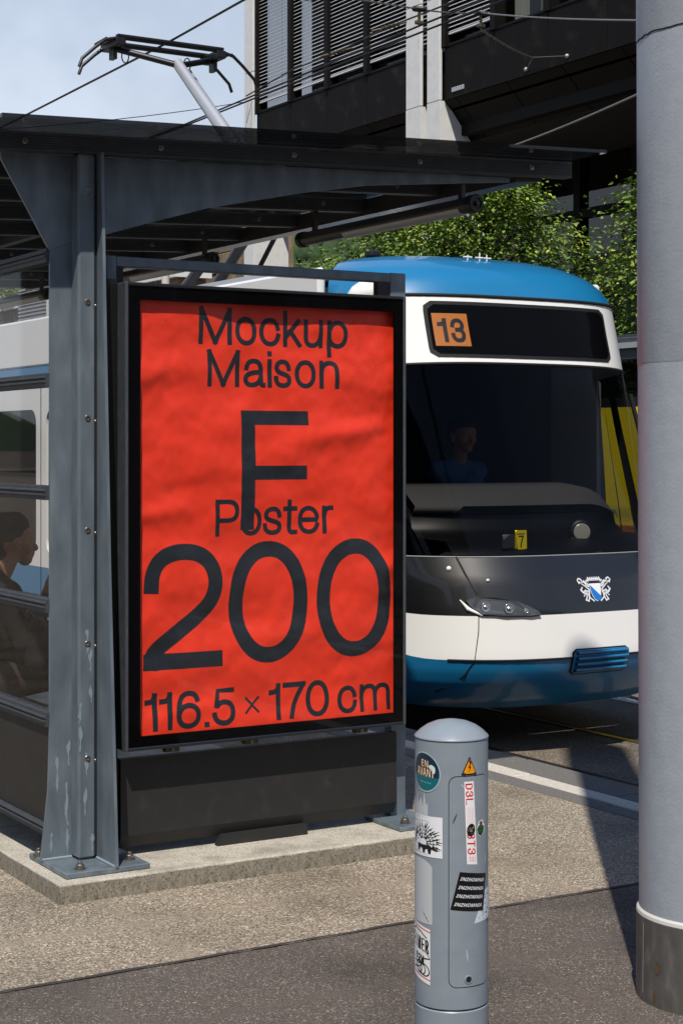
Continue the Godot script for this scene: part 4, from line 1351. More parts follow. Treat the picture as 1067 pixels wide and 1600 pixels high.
func build_tram() -> void:
	var t := thing("tram", "blue and white tram with dark raked windscreen showing line 13", "tram", P(CX, -0.25, 14.0))
	var e := func(s: float) -> float: return smoothstep(0.55, 1.2, absf(s))
	var b0 := func(s: float) -> float: return 0.05 + 0.04 * e.call(s)
	var b1 := func(s: float) -> float: return 0.375 + 0.16 * e.call(s) + 0.05 * maxf(0.0, absf(s) - 1.0)
	var b2 := func(s: float) -> float: return 0.645 + 0.06 * e.call(s)
	var b3 := func(_s: float) -> float: return 1.0
	var b4 := func(s: float) -> float: return 2.225 - 0.06 * pow(minf(absf(s), 1.0), 2.0)
	var b5 := func(s: float) -> float: return 2.672 - 0.36 * smoothstep(0.8, 1.15, absf(s))
	var top := func(_s: float) -> float: return 3.022
	put("blue_skirt", band(-2, 2, b0, b1, 80, 14), M.tram_blue, t)
	put("white_bumper", band(-2, 2, b1, b2, 80, 8), M.tram_white, t)
	put("black_bonnet", band(-2, 2, b2, b3, 80, 10), M.tram_black, t)
	var ws := put("windscreen", band(-1.18, 1.18, b3, b4, 64, 20), M.windscreen, t)
	for sg in [-1.0, 1.0]:
		put("cab_window", band(sg * 1.2, sg * 1.75, b3, b4, 6, 10), M.windscreen, t)
		put("window_pillar", band(sg * 1.165, sg * 1.215, b3, b4, 3, 14, 0.003), M.rubber, t)
		put("pillar_trim", band(sg * 0.79, sg * 0.885, b3, b4, 5, 16, -0.05), mat("pillar_grey", Color(0.27, 0.28, 0.28), 0.7) if not M.has("pillar_grey") else M.pillar_grey, t)
		put("cab_rear_pillar", band(sg * 1.75, sg * 2.0, b3, b4, 4, 10), M.tram_white, t)
	put("white_header", band(-2, 2, b4, b5, 80, 10), M.tram_white, t)
	# roof dome: rows gathered towards the crown
	var dome := MB.new()
	var rows: Array = []
	for j in 25:
		var line := PackedVector3Array()
		for i in 81:
			var s := -2.0 + i * 0.05
			var k := 1.0 - pow(1.0 - j / 24.0, 2.2)
			line.append(nose(s, lerpf(b5.call(s), 3.022, k)))
		rows.append(line)
	dome.sheet(rows, P(CX, 1.4, 10.2))
	put("blue_roof_dome", dome, M.tram_blue, t)
	# seams and rubber strips
	var hs := PackedVector3Array()
	var ws_s := PackedVector3Array()
	var wb := PackedVector3Array()
	for i in 61:
		var s := -1.0 + i / 30.0
		hs.append(nose(s * 0.8, b5.call(s * 0.8), 0.001))
		ws_s.append(nose(s * 1.16, b4.call(s * 1.16), 0.0))
		wb.append(nose(s * 1.16, 1.0, 0.0))
	var sm := MB.new()
	sm.tube(hs, PackedFloat32Array([0.012]), 6)
	put("roof_seam", sm, M.rubber, t)
	sm = MB.new()
	sm.tube(ws_s, PackedFloat32Array([0.011]), 6)
	put("windscreen_seal", sm, M.rubber, ws)
	sm = MB.new()
	sm.tube(wb, PackedFloat32Array([0.005]), 6)
	put("windscreen_seal", sm, M.tram_grey, ws)
	for sg in [-1.0, 1.0]:
		var X := func(dx: float) -> float: return CX + sg * dx
		put("panel_seam", seam(PackedVector2Array([Vector2(X.call(0.85), 1.0), Vector2(X.call(0.83), 0.9), Vector2(X.call(0.78), 0.74)]), 0.007), M.rubber, t)
		put("panel_seam", seam(PackedVector2Array([Vector2(X.call(0.8), 0.645), Vector2(X.call(0.805), 0.55), Vector2(X.call(0.83), 0.375)]), 0.003), M.dark_gap, t)
		put("panel_seam", seam(PackedVector2Array([Vector2(X.call(0.83), 0.375), Vector2(X.call(0.86), 0.28), Vector2(X.call(0.93), 0.17), Vector2(X.call(1.03), 0.07)]), 0.006), M.rubber, t)
		# headlight: dark bowl, two lamps, clear cover
		var hp := PackedVector2Array()
		for q in [[0.78, 0.66], [0.83, 0.70], [0.85, 0.74], [0.80, 0.762], [0.70, 0.758], [0.58, 0.735], [0.5, 0.70], [0.455, 0.672], [0.44, 0.652], [0.5, 0.647], [0.65, 0.648]]:
			hp.append(Vector2(X.call(q[0]), q[1]))
		var hl := put("headlight", skin_patch(hp, 0.004, 0.01), mat("lamp_bowl", Color(0.07, 0.075, 0.085), 0.25, 0.5), t)
		for q in [[0.76, 0.70, 0.03], [0.63, 0.69, 0.032], [0.53, 0.675, 0.015]]:
			var cc := skin(X.call(q[0]), q[1], 0.008)
			var lm := MB.new()
			var r: float = q[2]
			lm.lathe(cc, PackedVector2Array([Vector2(r, 0), Vector2(r * 0.96, 0.006), Vector2(r * 0.8, 0.004), Vector2(r * 0.45, -0.002), Vector2(r * 0.35, 0.006), Vector2(0, 0.009)]), 20, Vector3(sg * 0.25, 0.1, 1), true)
			put("lamp", lm, M.reflector, hl)
		put("lamp_cover", skin_patch(hp, 0.022, 0.016), M.lens_glass, hl)
		var rim := MB.new()
		var path := PackedVector3Array()
		for k in hp.size() + 1: path.append(skin(hp[k % hp.size()].x, hp[k % hp.size()].y, 0.012))
		rim.tube(path, PackedFloat32Array([0.008]), 6, false)
		put("lamp_rim", rim, M.rubber, hl)
		var ch := MB.new()
		ch.tube(PackedVector3Array([skin(X.call(0.78), 0.652, 0.006), skin(X.call(0.85), 0.69, 0.006), skin(X.call(0.88), 0.742, 0.003)]), PackedFloat32Array([0.009, 0.014, 0.004]), 8)
		put("lamp_trim", ch, M.tram_white, hl)
		for q in [[0.9, 0.93, 0.016], [0.72, 0.86, 0.011]]:
			var bt := MB.new()
			bt.lathe(skin(X.call(q[0]), q[1], 0.0), PackedVector2Array([Vector2(q[2], 0), Vector2(q[2] * 0.8, 0.008), Vector2(0, 0.012)]), 14, Vector3(sg * 0.4, 0.2, 1), true)
			put("sensor_button", bt, M.tram_white, t)
	# bumper step: dark line under the white part
	var bl := PackedVector3Array()
	for i in 41: bl.append(nose(-0.5 + i * 0.025, b1.call(0.0), 0.001))
	sm = MB.new()
	sm.tube(bl, PackedFloat32Array([0.007]), 6)
	put("bumper_step", sm, M.rubber, t)
	# coupler cover with four slats
	var gb := put("grille", skin_grid(6.671, 0.262, 7.128, 0.428, 0.004, 12, 8, 0.03), M.rubber, t)
	var gf := put("grille_plate", skin_grid(6.68, 0.27, 7.12, 0.42, 0.012, 12, 8, 0.03), M.tram_blue, gb)
	for k in 4:
		var y := 0.405 - k * 0.037
		var sl := MB.new()
		var r4: Array = []
		for f in [[0.0, 0.012], [0.012, 0.034], [-0.006, 0.036], [-0.016, 0.012]]:
			var line := PackedVector3Array()
			for i in 9: line.append(skin(lerpf(6.70, 7.10, i / 8.0), y + f[0], f[1]))
			r4.append(line)
		sl.sheet(r4, P(CX, 0.3, 9.5))
		put("grille_slat", sl, M.tram_blue, gb)
	# crest: two lions hold a split shield
	var im := Image.create(480, 290, false, Image.FORMAT_RGBA8)
	im.fill(Color(0, 0, 0, 0))
	var sv := Color(0.8, 0.81, 0.83)
	var sh := PackedVector2Array([Vector2(165, 80), Vector2(315, 80), Vector2(315, 150), Vector2(300, 210), Vector2(270, 255), Vector2(240, 270), Vector2(210, 255), Vector2(180, 210), Vector2(165, 150)])
	for mir in [1.0, -1.0]:
		var Q := func(x: float, y: float) -> Vector2: return Vector2(240 + (x - 240) * mir, y)
		for l in [[[30, 70], [14, 42], [34, 22], [62, 30], [78, 60], [110, 62], [160, 96]], [[40, 60], [90, 92], [150, 140]], [[100, 50], [120, 96], [150, 110]], [[118, 70], [140, 40], [160, 62]], [[60, 120], [40, 150], [64, 176], [100, 150], [150, 168]], [[96, 150], [110, 210], [86, 250]], [[86, 250], [120, 262]], [[120, 180], [150, 232], [190, 262]], [[150, 150], [140, 214], [120, 262]], [[40, 140], [90, 190], [70, 206]]]:
			var pl := PackedVector2Array()
			for p in l: pl.append(Q.call(p[0], p[1]))
			stroke(im, pl, 17, sv)
		for l in [[[46, 70], [84, 80], [140, 120]], [[108, 160], [120, 214]]]:
			var pl := PackedVector2Array()
			for p in l: pl.append(Q.call(p[0], p[1]))
			stroke(im, pl, 4, Color(0.1, 0.1, 0.12))
	im.fill_rect(Rect2i(150, 22, 180, 34), sv)
	for k in 7: im.fill_rect(Rect2i(156 + k * 26, 10, 12, 14), sv)
	im.fill_rect(Rect2i(160, 50, 160, 22), Color(0.1, 0.1, 0.11))
	for k in 6: disc(im, Vector2(176 + k * 26, 40), Vector2(6, 4), Color(0.2, 0.2, 0.22))
	fill_poly(im, sh, Color(0.85, 0.86, 0.88))
	fill_poly(im, PackedVector2Array([Vector2(172, 92), Vector2(308, 222), Vector2(296, 240), Vector2(268, 262), Vector2(240, 264), Vector2(212, 248), Vector2(186, 206), Vector2(172, 150)]), Color(0.06, 0.42, 0.72))
	put("crest", skin_grid(6.77, 0.70, 7.05, 0.868, 0.003, 8, 6), print_mat("crest_print", im, 0.4, true), t, "silver crest of two lions and a blue and white shield")
	# destination display
	var dg := put("display_surround", skin_grid(6.15, 2.262, 7.65, 2.632, 0.004, 24, 12, 0.05), M.rubber, t)
	put("display_panel", skin_grid(6.175, 2.285, 7.625, 2.609, 0.006, 24, 10, 0.04), M.black_print, dg)
	im = Image.create(256, 224, false, Image.FORMAT_RGB8)
	im.fill(Color(0.66, 0.385, 0.11))
	glyph(im, "1", 30, 96, 200, 34, 29, Color(0.06, 0.05, 0.05))
	glyph(im, "3", 120, 226, 200, 34, 29, Color(0.06, 0.05, 0.05))
	put("line_number", skin_grid(6.195, 2.335, 6.43, 2.55, 0.008, 6, 6), print_mat("number_print", im, 0.5), dg, "orange line number board reading 13")
	var dgl := put("display_glass", skin_grid(6.16, 2.272, 7.64, 2.622, 0.014, 24, 10, 0.045), glass("display_pane", Color(0, 0, 0, 0.05), 0.16), dg)
	# antennas on the dome
	for q in [[6.72, 0.0], [6.82, 0.02], [6.88, 0.01]]:
		var an := MB.new()
		an.rod(P(q[0], 2.90, 9.52), P(q[0], 2.99 + q[1], 9.52), 0.005)
		an.rod(P(q[0] - 0.035, 2.975, 9.52), P(q[0] + 0.035, 2.975, 9.52), 0.006)
		put("roof_antenna", an, M.tram_white, t)
	var lug := MB.new()
	lug.slab(6.25, 3.0, 10.0, 6.33, 3.045, 10.1, 0.01)
	put("lifting_lug", lug, M.rubber, t)
	# mirror arm on the platform side
	var mr := MB.new()
	mr.lathe(P(5.70, 2.655, 9.16), PackedVector2Array([Vector2(0, -0.16), Vector2(0.05, -0.14), Vector2(0.085, -0.07), Vector2(0.09, 0.0), Vector2(0.075, 0.06), Vector2(0, 0.075)]), 18, Vector3(0.35, 0.25, 0.3), true)
	var mh := put("mirror_housing", mr, M.tram_white, t)
	var ma := MB.new()
	ma.tube(PackedVector3Array([P(5.74, 2.66, 9.15), P(5.86, 2.66, 9.2), P(5.97, 2.65, 9.45)]), PackedFloat32Array([0.022]), 10)
	put("mirror_arm", ma, M.tram_grey, mh)
	# wipers
	for q in [[[7.55, 1.03], [7.72, 1.2], [7.95, 1.42]], [[7.66, 1.03], [7.8, 1.2], [8.0, 1.42]]]:
		var wp := MB.new()
		var path := PackedVector3Array()
		for p in q: path.append(skin(p[0], p[1], 0.03))
		wp.tube(path, PackedFloat32Array([0.011]), 6)
		put("wiper_arm", wp, M.wiper_grey, t)
	var wj := MB.new()
	wj.tube(PackedVector3Array([skin(7.92, 1.38, 0.035), skin(8.0, 1.46, 0.04), skin(8.02, 1.62, 0.03)]), PackedFloat32Array([0.03, 0.035, 0.012]), 8)
	put("wiper_joint", wj, M.rubber, t)
	var wbld := MB.new()
	wbld.tube(PackedVector3Array([skin(7.86, 2.05, 0.015), skin(7.93, 1.75, 0.015), skin(8.0, 1.4, 0.015), skin(8.03, 1.08, 0.015)]), PackedFloat32Array([0.016]), 6)
	put("wiper_blade", wbld, M.rubber, t)
	# cab inside
	var ds := MB.new()
	var prof: Array = []
	for q in [[1.01, 0.03], [1.09, 0.12], [1.1, 0.42], [1.16, 0.5], [1.24, 0.52], [1.245, 0.56], [1.25, 0.5], [1.30, 0.46], [1.42, 0.62], [1.44, 0.8], [1.2, 0.95]]:
		var line := PackedVector3Array()
		for i in 25:
			var x := lerpf(6.05, 7.72, i / 24.0)
			var sk := skin(x, 1.0)
			var drop := 0.11 * pow(clampf((x - 7.3) / 0.42, 0, 1), 2.0) if q[0] > 1.26 else 0.0
			line.append(sk + P(0, q[0] - 1.0 - drop, q[1]))
		prof.append(line)
	ds.sheet(prof.slice(4), P(CX, 0.4, 10.4))
	var lg := MB.new()
	lg.sheet(prof.slice(0, 5), P(CX, 0.4, 10.4))
	put("window_ledge", lg, M.black_paint, t)
	var dsn := put("dashboard", ds, M.dash, t)
	var sp := MB.new()
	var lc := skin(7.02, 1.13) + P(0, 0, 0.12)
	sp.lathe(lc, PackedVector2Array([Vector2(0, -0.1), Vector2(0.06, -0.08), Vector2(0.085, 0.0), Vector2(0.08, 0.02), Vector2(0.058, 0.022)]), 20, Vector3(-0.4, 0.1, 1), true)
	sp.slab(lc.x - 0.09, 1.02, -lc.z - 0.02, lc.x + 0.09, 1.1, -lc.z + 0.1, 0.02)
	var spn := put("spot_lamp", sp, M.black_paint, dsn)
	var sf := MB.new()
	sf.lathe(lc + Vector3(-0.4, 0.1, 1).normalized() * 0.022, PackedVector2Array([Vector2(0.056, 0), Vector2(0.05, 0.004), Vector2(0.02, 0.006), Vector2(0, 0.006)]), 20, Vector3(-0.4, 0.1, 1))
	put("spot_lamp_face", sf, M.lamp_face, dsn)
	# floor, back wall, ceiling of the cab
	var ci := MB.new()
	ci.slab(5.76, 0.5, 10.30, 8.04, 2.9, 10.38)
	ci.slab(5.76, 0.3, 8.9, 8.04, 0.36, 10.38)
	ci.slab(5.9, 2.3, 9.35, 7.9, 2.34, 10.38)
	put("cab_interior", ci, M.interior, t)
	var st := MB.new()
	st.slab(6.66, 0.4, 9.72, 7.14, 0.98, 10.16, 0.05)
	st.slab(6.68, 0.98, 10.13, 7.12, 1.66, 10.25, 0.05)
	st.slab(6.8, 1.68, 10.14, 7.0, 1.9, 10.23, 0.04)
	put("driver_seat", st, M.interior, t)
	var po := MB.new()
	po.rod(P(6.05, 1.0, 9.3), P(5.98, 2.3, 9.5), 0.018)
	put("grab_pole", po, M.tram_grey, t)
	# ---- passenger body behind the cab
	var wins := [[10.6, 12.35], [12.6, 14.7], [14.95, 17.05], [17.3, 19.4], [19.65, 21.75], [22.0, 24.1]]
	for sd in [5.7, 8.1]:
		var o := -1.0 if sd < 7.0 else 1.0
		var bd := MB.new()
		var wl := func(y0: float, y1: float, a: float, b: float, mb: MB) -> void: mb.slab(sd - o * 0.04, y0, a, sd, y1, b)
		wl.call(2.03, 2.285, 9.78, 24.4, bd)
		wl.call(0.585, 0.71, 9.78, 24.4, bd)
		var prev := 9.78
		for w in wins + [[24.4, 24.4]]:
			wl.call(0.71, 2.03, prev, w[0], bd)
			prev = w[1]
		for w in wins:     # rounded window corners
			for cx in [0, 1]:
				for cy in [0, 1]:
					var r := 0.13
					var a := Vector2(w[cx], 0.71 if cy == 0 else 2.03)
					var dx := r if cx == 0 else -r
					var dy := r if cy == 0 else -r
					var pts := PackedVector3Array([P(sd - o * 0.04, a.y, a.x)])
					for k in 7:
						var g := PI * 0.5 * k / 6.0
						pts.append(P(sd - o * 0.04, a.y + dy * (1.0 - sin(g)), a.x + dx * (1.0 - cos(g))))
					bd.prism(pts, P(o * 0.04, 0, 0))
		put("side_wall", bd, M.tram_white, t)
		var su := MB.new()
		su.slab(sd - o * 0.06, 2.425, 9.78, sd + o * 0.002, 2.875, 24.4, 0.02)
		put("roof_fairing", su, M.tram_white, t)
		var bb := MB.new()
		bb.slab(sd - o * 0.05, 2.287, 9.78, sd - o * 0.002, 2.423, 24.4)
		put("blue_band", bb, M.tram_blue, t)
		var bs := MB.new()
		bs.slab(sd - o * 0.05, 0.33, 9.78, sd, 0.583, 24.4)
		put("blue_side_panel", bs, M.tram_blue, t)
		var bs2 := MB.new()
		bs2.slab(sd - o * 0.05, 0.0, 9.78, sd - o * 0.003, 0.327, 24.4)
		put("blue_side_skirt", bs2, M.tram_blue, t)
		for w in wins:
			var gm := MB.new()
			gm.slab(sd - o * 0.03, 0.69, w[0] - 0.02, sd - o * 0.024, 2.05, w[1] + 0.02)
			put("side_window", gm, M.tram_glass, t)
			var sm2 := MB.new()
			sm2.slab(sd, 0.0, w[1] + 0.12, sd + o * 0.002, 2.28, w[1] + 0.132)
			put("panel_joint", sm2, M.dark_gap, t)
	var fl := MB.new()
	fl.slab(5.76, 0.3, 10.4, 8.04, 0.36, 24.4)
	fl.slab(5.76, 2.25, 10.4, 8.04, 2.3, 24.4)
	put("saloon_shell", fl, M.interior, t)
	var rf := MB.new()
	rf.slab(5.76, 2.80, 10.3, 8.04, 2.84, 24.4)
	rf.slab(5.72, 0.0, 24.36, 8.08, 2.87, 24.4)
	put("roof_deck", rf, M.tram_grey, t)
	for v in [10.9, 18.2, 21.2]:
		var rb := MB.new()
		rb.slab(6.1, 2.84, v, 7.7, 3.0, v + 1.9, 0.05)
		put("roof_equipment", rb, M.tram_grey, t)
	for v in [11.2, 12.9, 15.2, 17.6, 19.9]:
		for x in [6.1, 7.2]:
			var se := MB.new()
			se.slab(x, 0.36, v, x + 0.5, 0.8, v + 0.5, 0.04)
			se.slab(x, 0.8, v + 0.42, x + 0.5, 1.35, v + 0.5, 0.03)
			put("seat", se, M.seat_blue, t)
	var bg := MB.new()
	for v in [10.6, 17.0, 22.0]:
		for x in [6.4, 7.4]:
			bg.lathe(P(x - 0.06, 0.06, v), PackedVector2Array([Vector2(0.0, 0), Vector2(0.31, 0), Vector2(0.33, 0.02), Vector2(0.3, 0.12), Vector2(0, 0.12)]), 24, Vector3(1, 0, 0))
		bg.slab(6.2, 0.0, v - 0.5, 7.6, 0.25, v + 0.5)
	put("bogie", bg, M.black_paint, t)
	# ---- pantograph
	var pg := Node3D.new()
	pg.name = "pantograph"
	t.add_child(pg, true)
	pg.position = -t.position
	for q in [[14.6, 0.92], [14.9, 0.80]]:
		var v: float = q[0]
		var w: float = q[1]
		var hb := MB.new()
		hb.tube(PackedVector3Array([P(CX - w, 5.16, v), P(CX - w + 0.03, 5.24, v), P(CX - w + 0.16, 5.36, v), P(CX - w + 0.26, 5.44, v), P(CX - 0.5, 5.475, v), P(CX + 0.5, 5.475, v), P(CX + w - 0.26, 5.44, v), P(CX + w - 0.16, 5.36, v), P(CX + w - 0.03, 5.24, v), P(CX + w, 5.16, v)]), PackedFloat32Array([0.016, 0.016, 0.016, 0.017, 0.02, 0.02, 0.017, 0.016, 0.016, 0.016]), 8)
		hb.slab(CX - 0.55, 5.478, v - 0.03, CX + 0.55, 5.505, v + 0.03, 0.006)
		put("contact_strip", hb, M.black_paint, pg)
	var hf := MB.new()
	for x in [CX - 0.52, CX + 0.52]:
		hf.slab(x - 0.05, 5.40, 14.56, x + 0.05, 5.475, 14.94, 0.01)
		hf.slab(x - 0.02, 5.30, 14.7, x + 0.02, 5.42, 14.8)
		for k in 3: hf.rod(P(x - signf(CX - x) * (0.06 + k * 0.035), 5.46, 14.6), P(x - signf(CX - x) * (0.05 + k * 0.035), 5.46, 14.9), 0.008, 6)
	put("head_frame", hf, M.black_paint, pg)
	var fk := MB.new()
	fk.tube(PackedVector3Array([P(CX - 0.55, 5.41, 14.75), P(CX, 5.24, 14.42)]), PackedFloat32Array([0.03]), 10)
	fk.tube(PackedVector3Array([P(CX + 0.5, 5.41, 14.75), P(CX, 5.24, 14.42)]), PackedFloat32Array([0.03]), 10)
	put("fork", fk, M.black_paint, pg)
	var ua := MB.new()
	ua.tube(PackedVector3Array([P(CX, 5.27, 14.46), P(CX, 4.53, 13.55), P(CX, 3.85, 12.72)]), PackedFloat32Array([0.05, 0.062, 0.072]), 16)
	put("upper_arm", ua, M.aluminium, pg)
	var rd := MB.new()
	rd.rod(P(CX + 0.2, 5.25, 14.6), P(CX + 0.06, 4.4, 13.4), 0.012)
	rd.rod(P(CX + 0.06, 4.4, 13.4), P(CX + 0.05, 3.8, 12.7), 0.012)
	put("control_rod", rd, M.aluminium, pg)
	var la := MB.new()
	for x in [CX - 0.16, CX + 0.16]:
		la.rod(P(x * 0.5 + CX * 0.5, 3.85, 12.72), P(x, 2.95, 14.3), 0.05, 12)
	put("lower_arm", la, mat("arm_grey", Color(0.33, 0.33, 0.34), 0.45, 0.4), pg)
	var dr := MB.new()
	dr.rod(P(CX + 0.3, 3.7, 12.9), P(CX + 0.35, 2.95, 13.9), 0.022)
	put("damper_rod", dr, M.rubber, pg)
	var lp := MB.new()
	for x in [CX - 0.42, CX + 0.22]:
		var path := PackedVector3Array()
		for k in 13:
			var a := TAU * k / 12.0
			path.append(P(x + 0.035 * sin(a), 5.33 + 0.06 * cos(a), 14.7))
		lp.tube(path, PackedFloat32Array([0.006]), 6)
	put("cable_loop", lp, M.rubber, pg)
	var bf := MB.new()
	bf.slab(6.2, 2.84, 13.6, 7.6, 2.92, 13.7)
	bf.slab(6.2, 2.84, 14.5, 7.6, 2.92, 14.6)
	bf.slab(6.3, 2.86, 13.6, 6.4, 2.94, 14.6)
	bf.slab(7.4, 2.86, 13.6, 7.5, 2.94, 14.6)
	put("base_frame", bf, M.black_paint, pg)
	# number card behind the windscreen: a separate loose card
	im = Image.create(96, 128, false, Image.FORMAT_RGB8)
	im.fill(Color(0.96, 0.88, 0.03))
	im.fill_rect(Rect2i(0, 0, 96, 18), Color(0.95, 0.85, 0.1))
	im.fill_rect(Rect2i(12, 22, 70, 7), Color(0.1, 0.1, 0.02))
	glyph(im, "7", 26, 70, 116, 36, 10, Color(0.05, 0.05, 0.03))
	var pc := skin(6.47, 1.10, -0.03)
	var cd := MB.new()
	cd.quad(pc + Vector3(-0.045, 0.06, 0), pc + Vector3(0.045, 0.06, 0), pc + Vector3(0.04, -0.06, 0.01), pc + Vector3(-0.03, -0.06, 0.01), Vector3(0, 0, 1))
	for k in cd.u.size():
		var p := cd.v[k] - pc
		cd.u[k] = Vector2(clampf((p.x + 0.045) / 0.09, 0, 1), clampf((0.06 - p.y) / 0.12, 0, 1))
	var cdo := thing("number_card", "yellow card with the number 7 standing behind the tram windscreen", "card", P(6.47, 1.0, 8.6))
	put("card_face", cd, print_mat("card_print", im, 0.6), cdo)
	var cb := MB.new()
	cb.box(pc + Vector3(0, -0.005, -0.006), Vector3(0.08, 0.105, 0.006))
	put("card_back", cb, M.yellow, cdo)
	var hd := MB.new()
	hd.box(pc + Vector3(-0.09, -0.01, -0.01), Vector3(0.09, 0.09, 0.02), 0.004)
	put("card_holder", hd, mat("holder_grey", Color(0.2, 0.22, 0.24), 0.6), cdo)

# ---------------------------------------------------------------- people: smooth-joined tapered limbs meshed as surface nets
func limbs(bones: Array, cell: float, blend: float) -> MB:
	var lo := Vector3(1e9, 1e9, 1e9)
	var hi := -lo
	for b in bones:
		var r := maxf(b[2], b[3]) + blend + cell * 2.0
		for e in 2:
			lo = lo.min(b[e] - Vector3(r, r, r))
			hi = hi.max(b[e] + Vector3(r, r, r))
	var nx := int((hi.x - lo.x) / cell) + 2
	var ny := int((hi.y - lo.y) / cell) + 2
	var nz := int((hi.z - lo.z) / cell) + 2
	var f := PackedFloat32Array()
	f.resize(nx * ny * nz)
	f.fill(1.0)
	for b in bones:
		var a: Vector3 = b[0]
		var d: Vector3 = b[1] - b[0]
		var l2 := maxf(d.length_squared(), 1e-9)
		var r := maxf(b[2], b[3]) + blend + cell * 2.0
		var p0: Vector3 = (a.min(b[1]) - Vector3(r, r, r) - lo) / cell
		var p1: Vector3 = (a.max(b[1]) + Vector3(r, r, r) - lo) / cell
		for k in range(maxi(0, int(p0.z)), mini(nz, int(p1.z) + 1)):
			for j in range(maxi(0, int(p0.y)), mini(ny, int(p1.y) + 1)):
				for i in range(maxi(0, int(p0.x)), mini(nx, int(p1.x) + 1)):
					var p := lo + Vector3(i, j, k) * cell - a
					var t := clampf(p.dot(d) / l2, 0.0, 1.0)
					var dist := (p - d * t).length() - lerpf(b[2], b[3], t)
					var id := i + nx * (j + ny * k)
					var o := f[id]
					var h := maxf(blend - absf(o - dist), 0.0) / blend
					f[id] = minf(o, dist) - h * h * blend * 0.25
	var at := {}
	var vs := PackedVector3Array()
	var ns := PackedVector3Array()
	for k in nz - 1:
		for j in ny - 1:
			for i in nx - 1:
				var id := i + nx * (j + ny * k)
				var s := 0
				var c: Array[float] = [f[id], f[id + 1], f[id + nx], f[id + nx + 1], f[id + nx * ny], f[id + nx * ny + 1], f[id + nx * ny + nx], f[id + nx * ny + nx + 1]]
				for e in 8:
					if c[e] < 0.0: s |= 1 << e
				if s == 0 or s == 255: continue
				var sum := Vector3.ZERO
				var n := 0
				for e in [[0, 1], [2, 3], [4, 5], [6, 7], [0, 2], [1, 3], [4, 6], [5, 7], [0, 4], [1, 5], [2, 6], [3, 7]]:
					var u: float = c[e[0]]
					var w: float = c[e[1]]
					if (u < 0.0) != (w < 0.0):
						var t := u / (u - w)
						var pa := Vector3(e[0] & 1, (e[0] >> 1) & 1, e[0] >> 2)
						var pb := Vector3(e[1] & 1, (e[1] >> 1) & 1, e[1] >> 2)
						sum += pa.lerp(pb, t)
						n += 1
				at[id] = vs.size()
				vs.append(lo + (Vector3(i, j, k) + sum / n) * cell)
				ns.append(Vector3(c[1] + c[3] + c[5] + c[7] - c[0] - c[2] - c[4] - c[6], c[2] + c[3] + c[6] + c[7] - c[0] - c[1] - c[4] - c[5], c[4] + c[5] + c[6] + c[7] - c[0] - c[1] - c[2] - c[3]).normalized())
	var mb := MB.new()
	var sx := 1
	var sy := nx
	var sz := nx * ny
	for id in at:
		var fv := f[id]
		for ax in 3:
			var st: int = [sx, sy, sz][ax]
			var u: int = [sy, sz, sx][ax]
			var w: int = [sz, sx, sy][ax]
			if id + st >= f.size(): continue
			if (fv < 0.0) == (f[id + st] < 0.0): continue
			if not (at.has(id - u) and at.has(id - w) and at.has(id - u - w)): continue
			var q := [at[id], at[id - u], at[id - u - w], at[id - w]]
			mb.tri(vs[q[0]], vs[q[1]], vs[q[2]], ns[q[0]], ns[q[1]], ns[q[2]])
			mb.tri(vs[q[0]], vs[q[2]], vs[q[3]], ns[q[0]], ns[q[2]], ns[q[3]])
	return mb

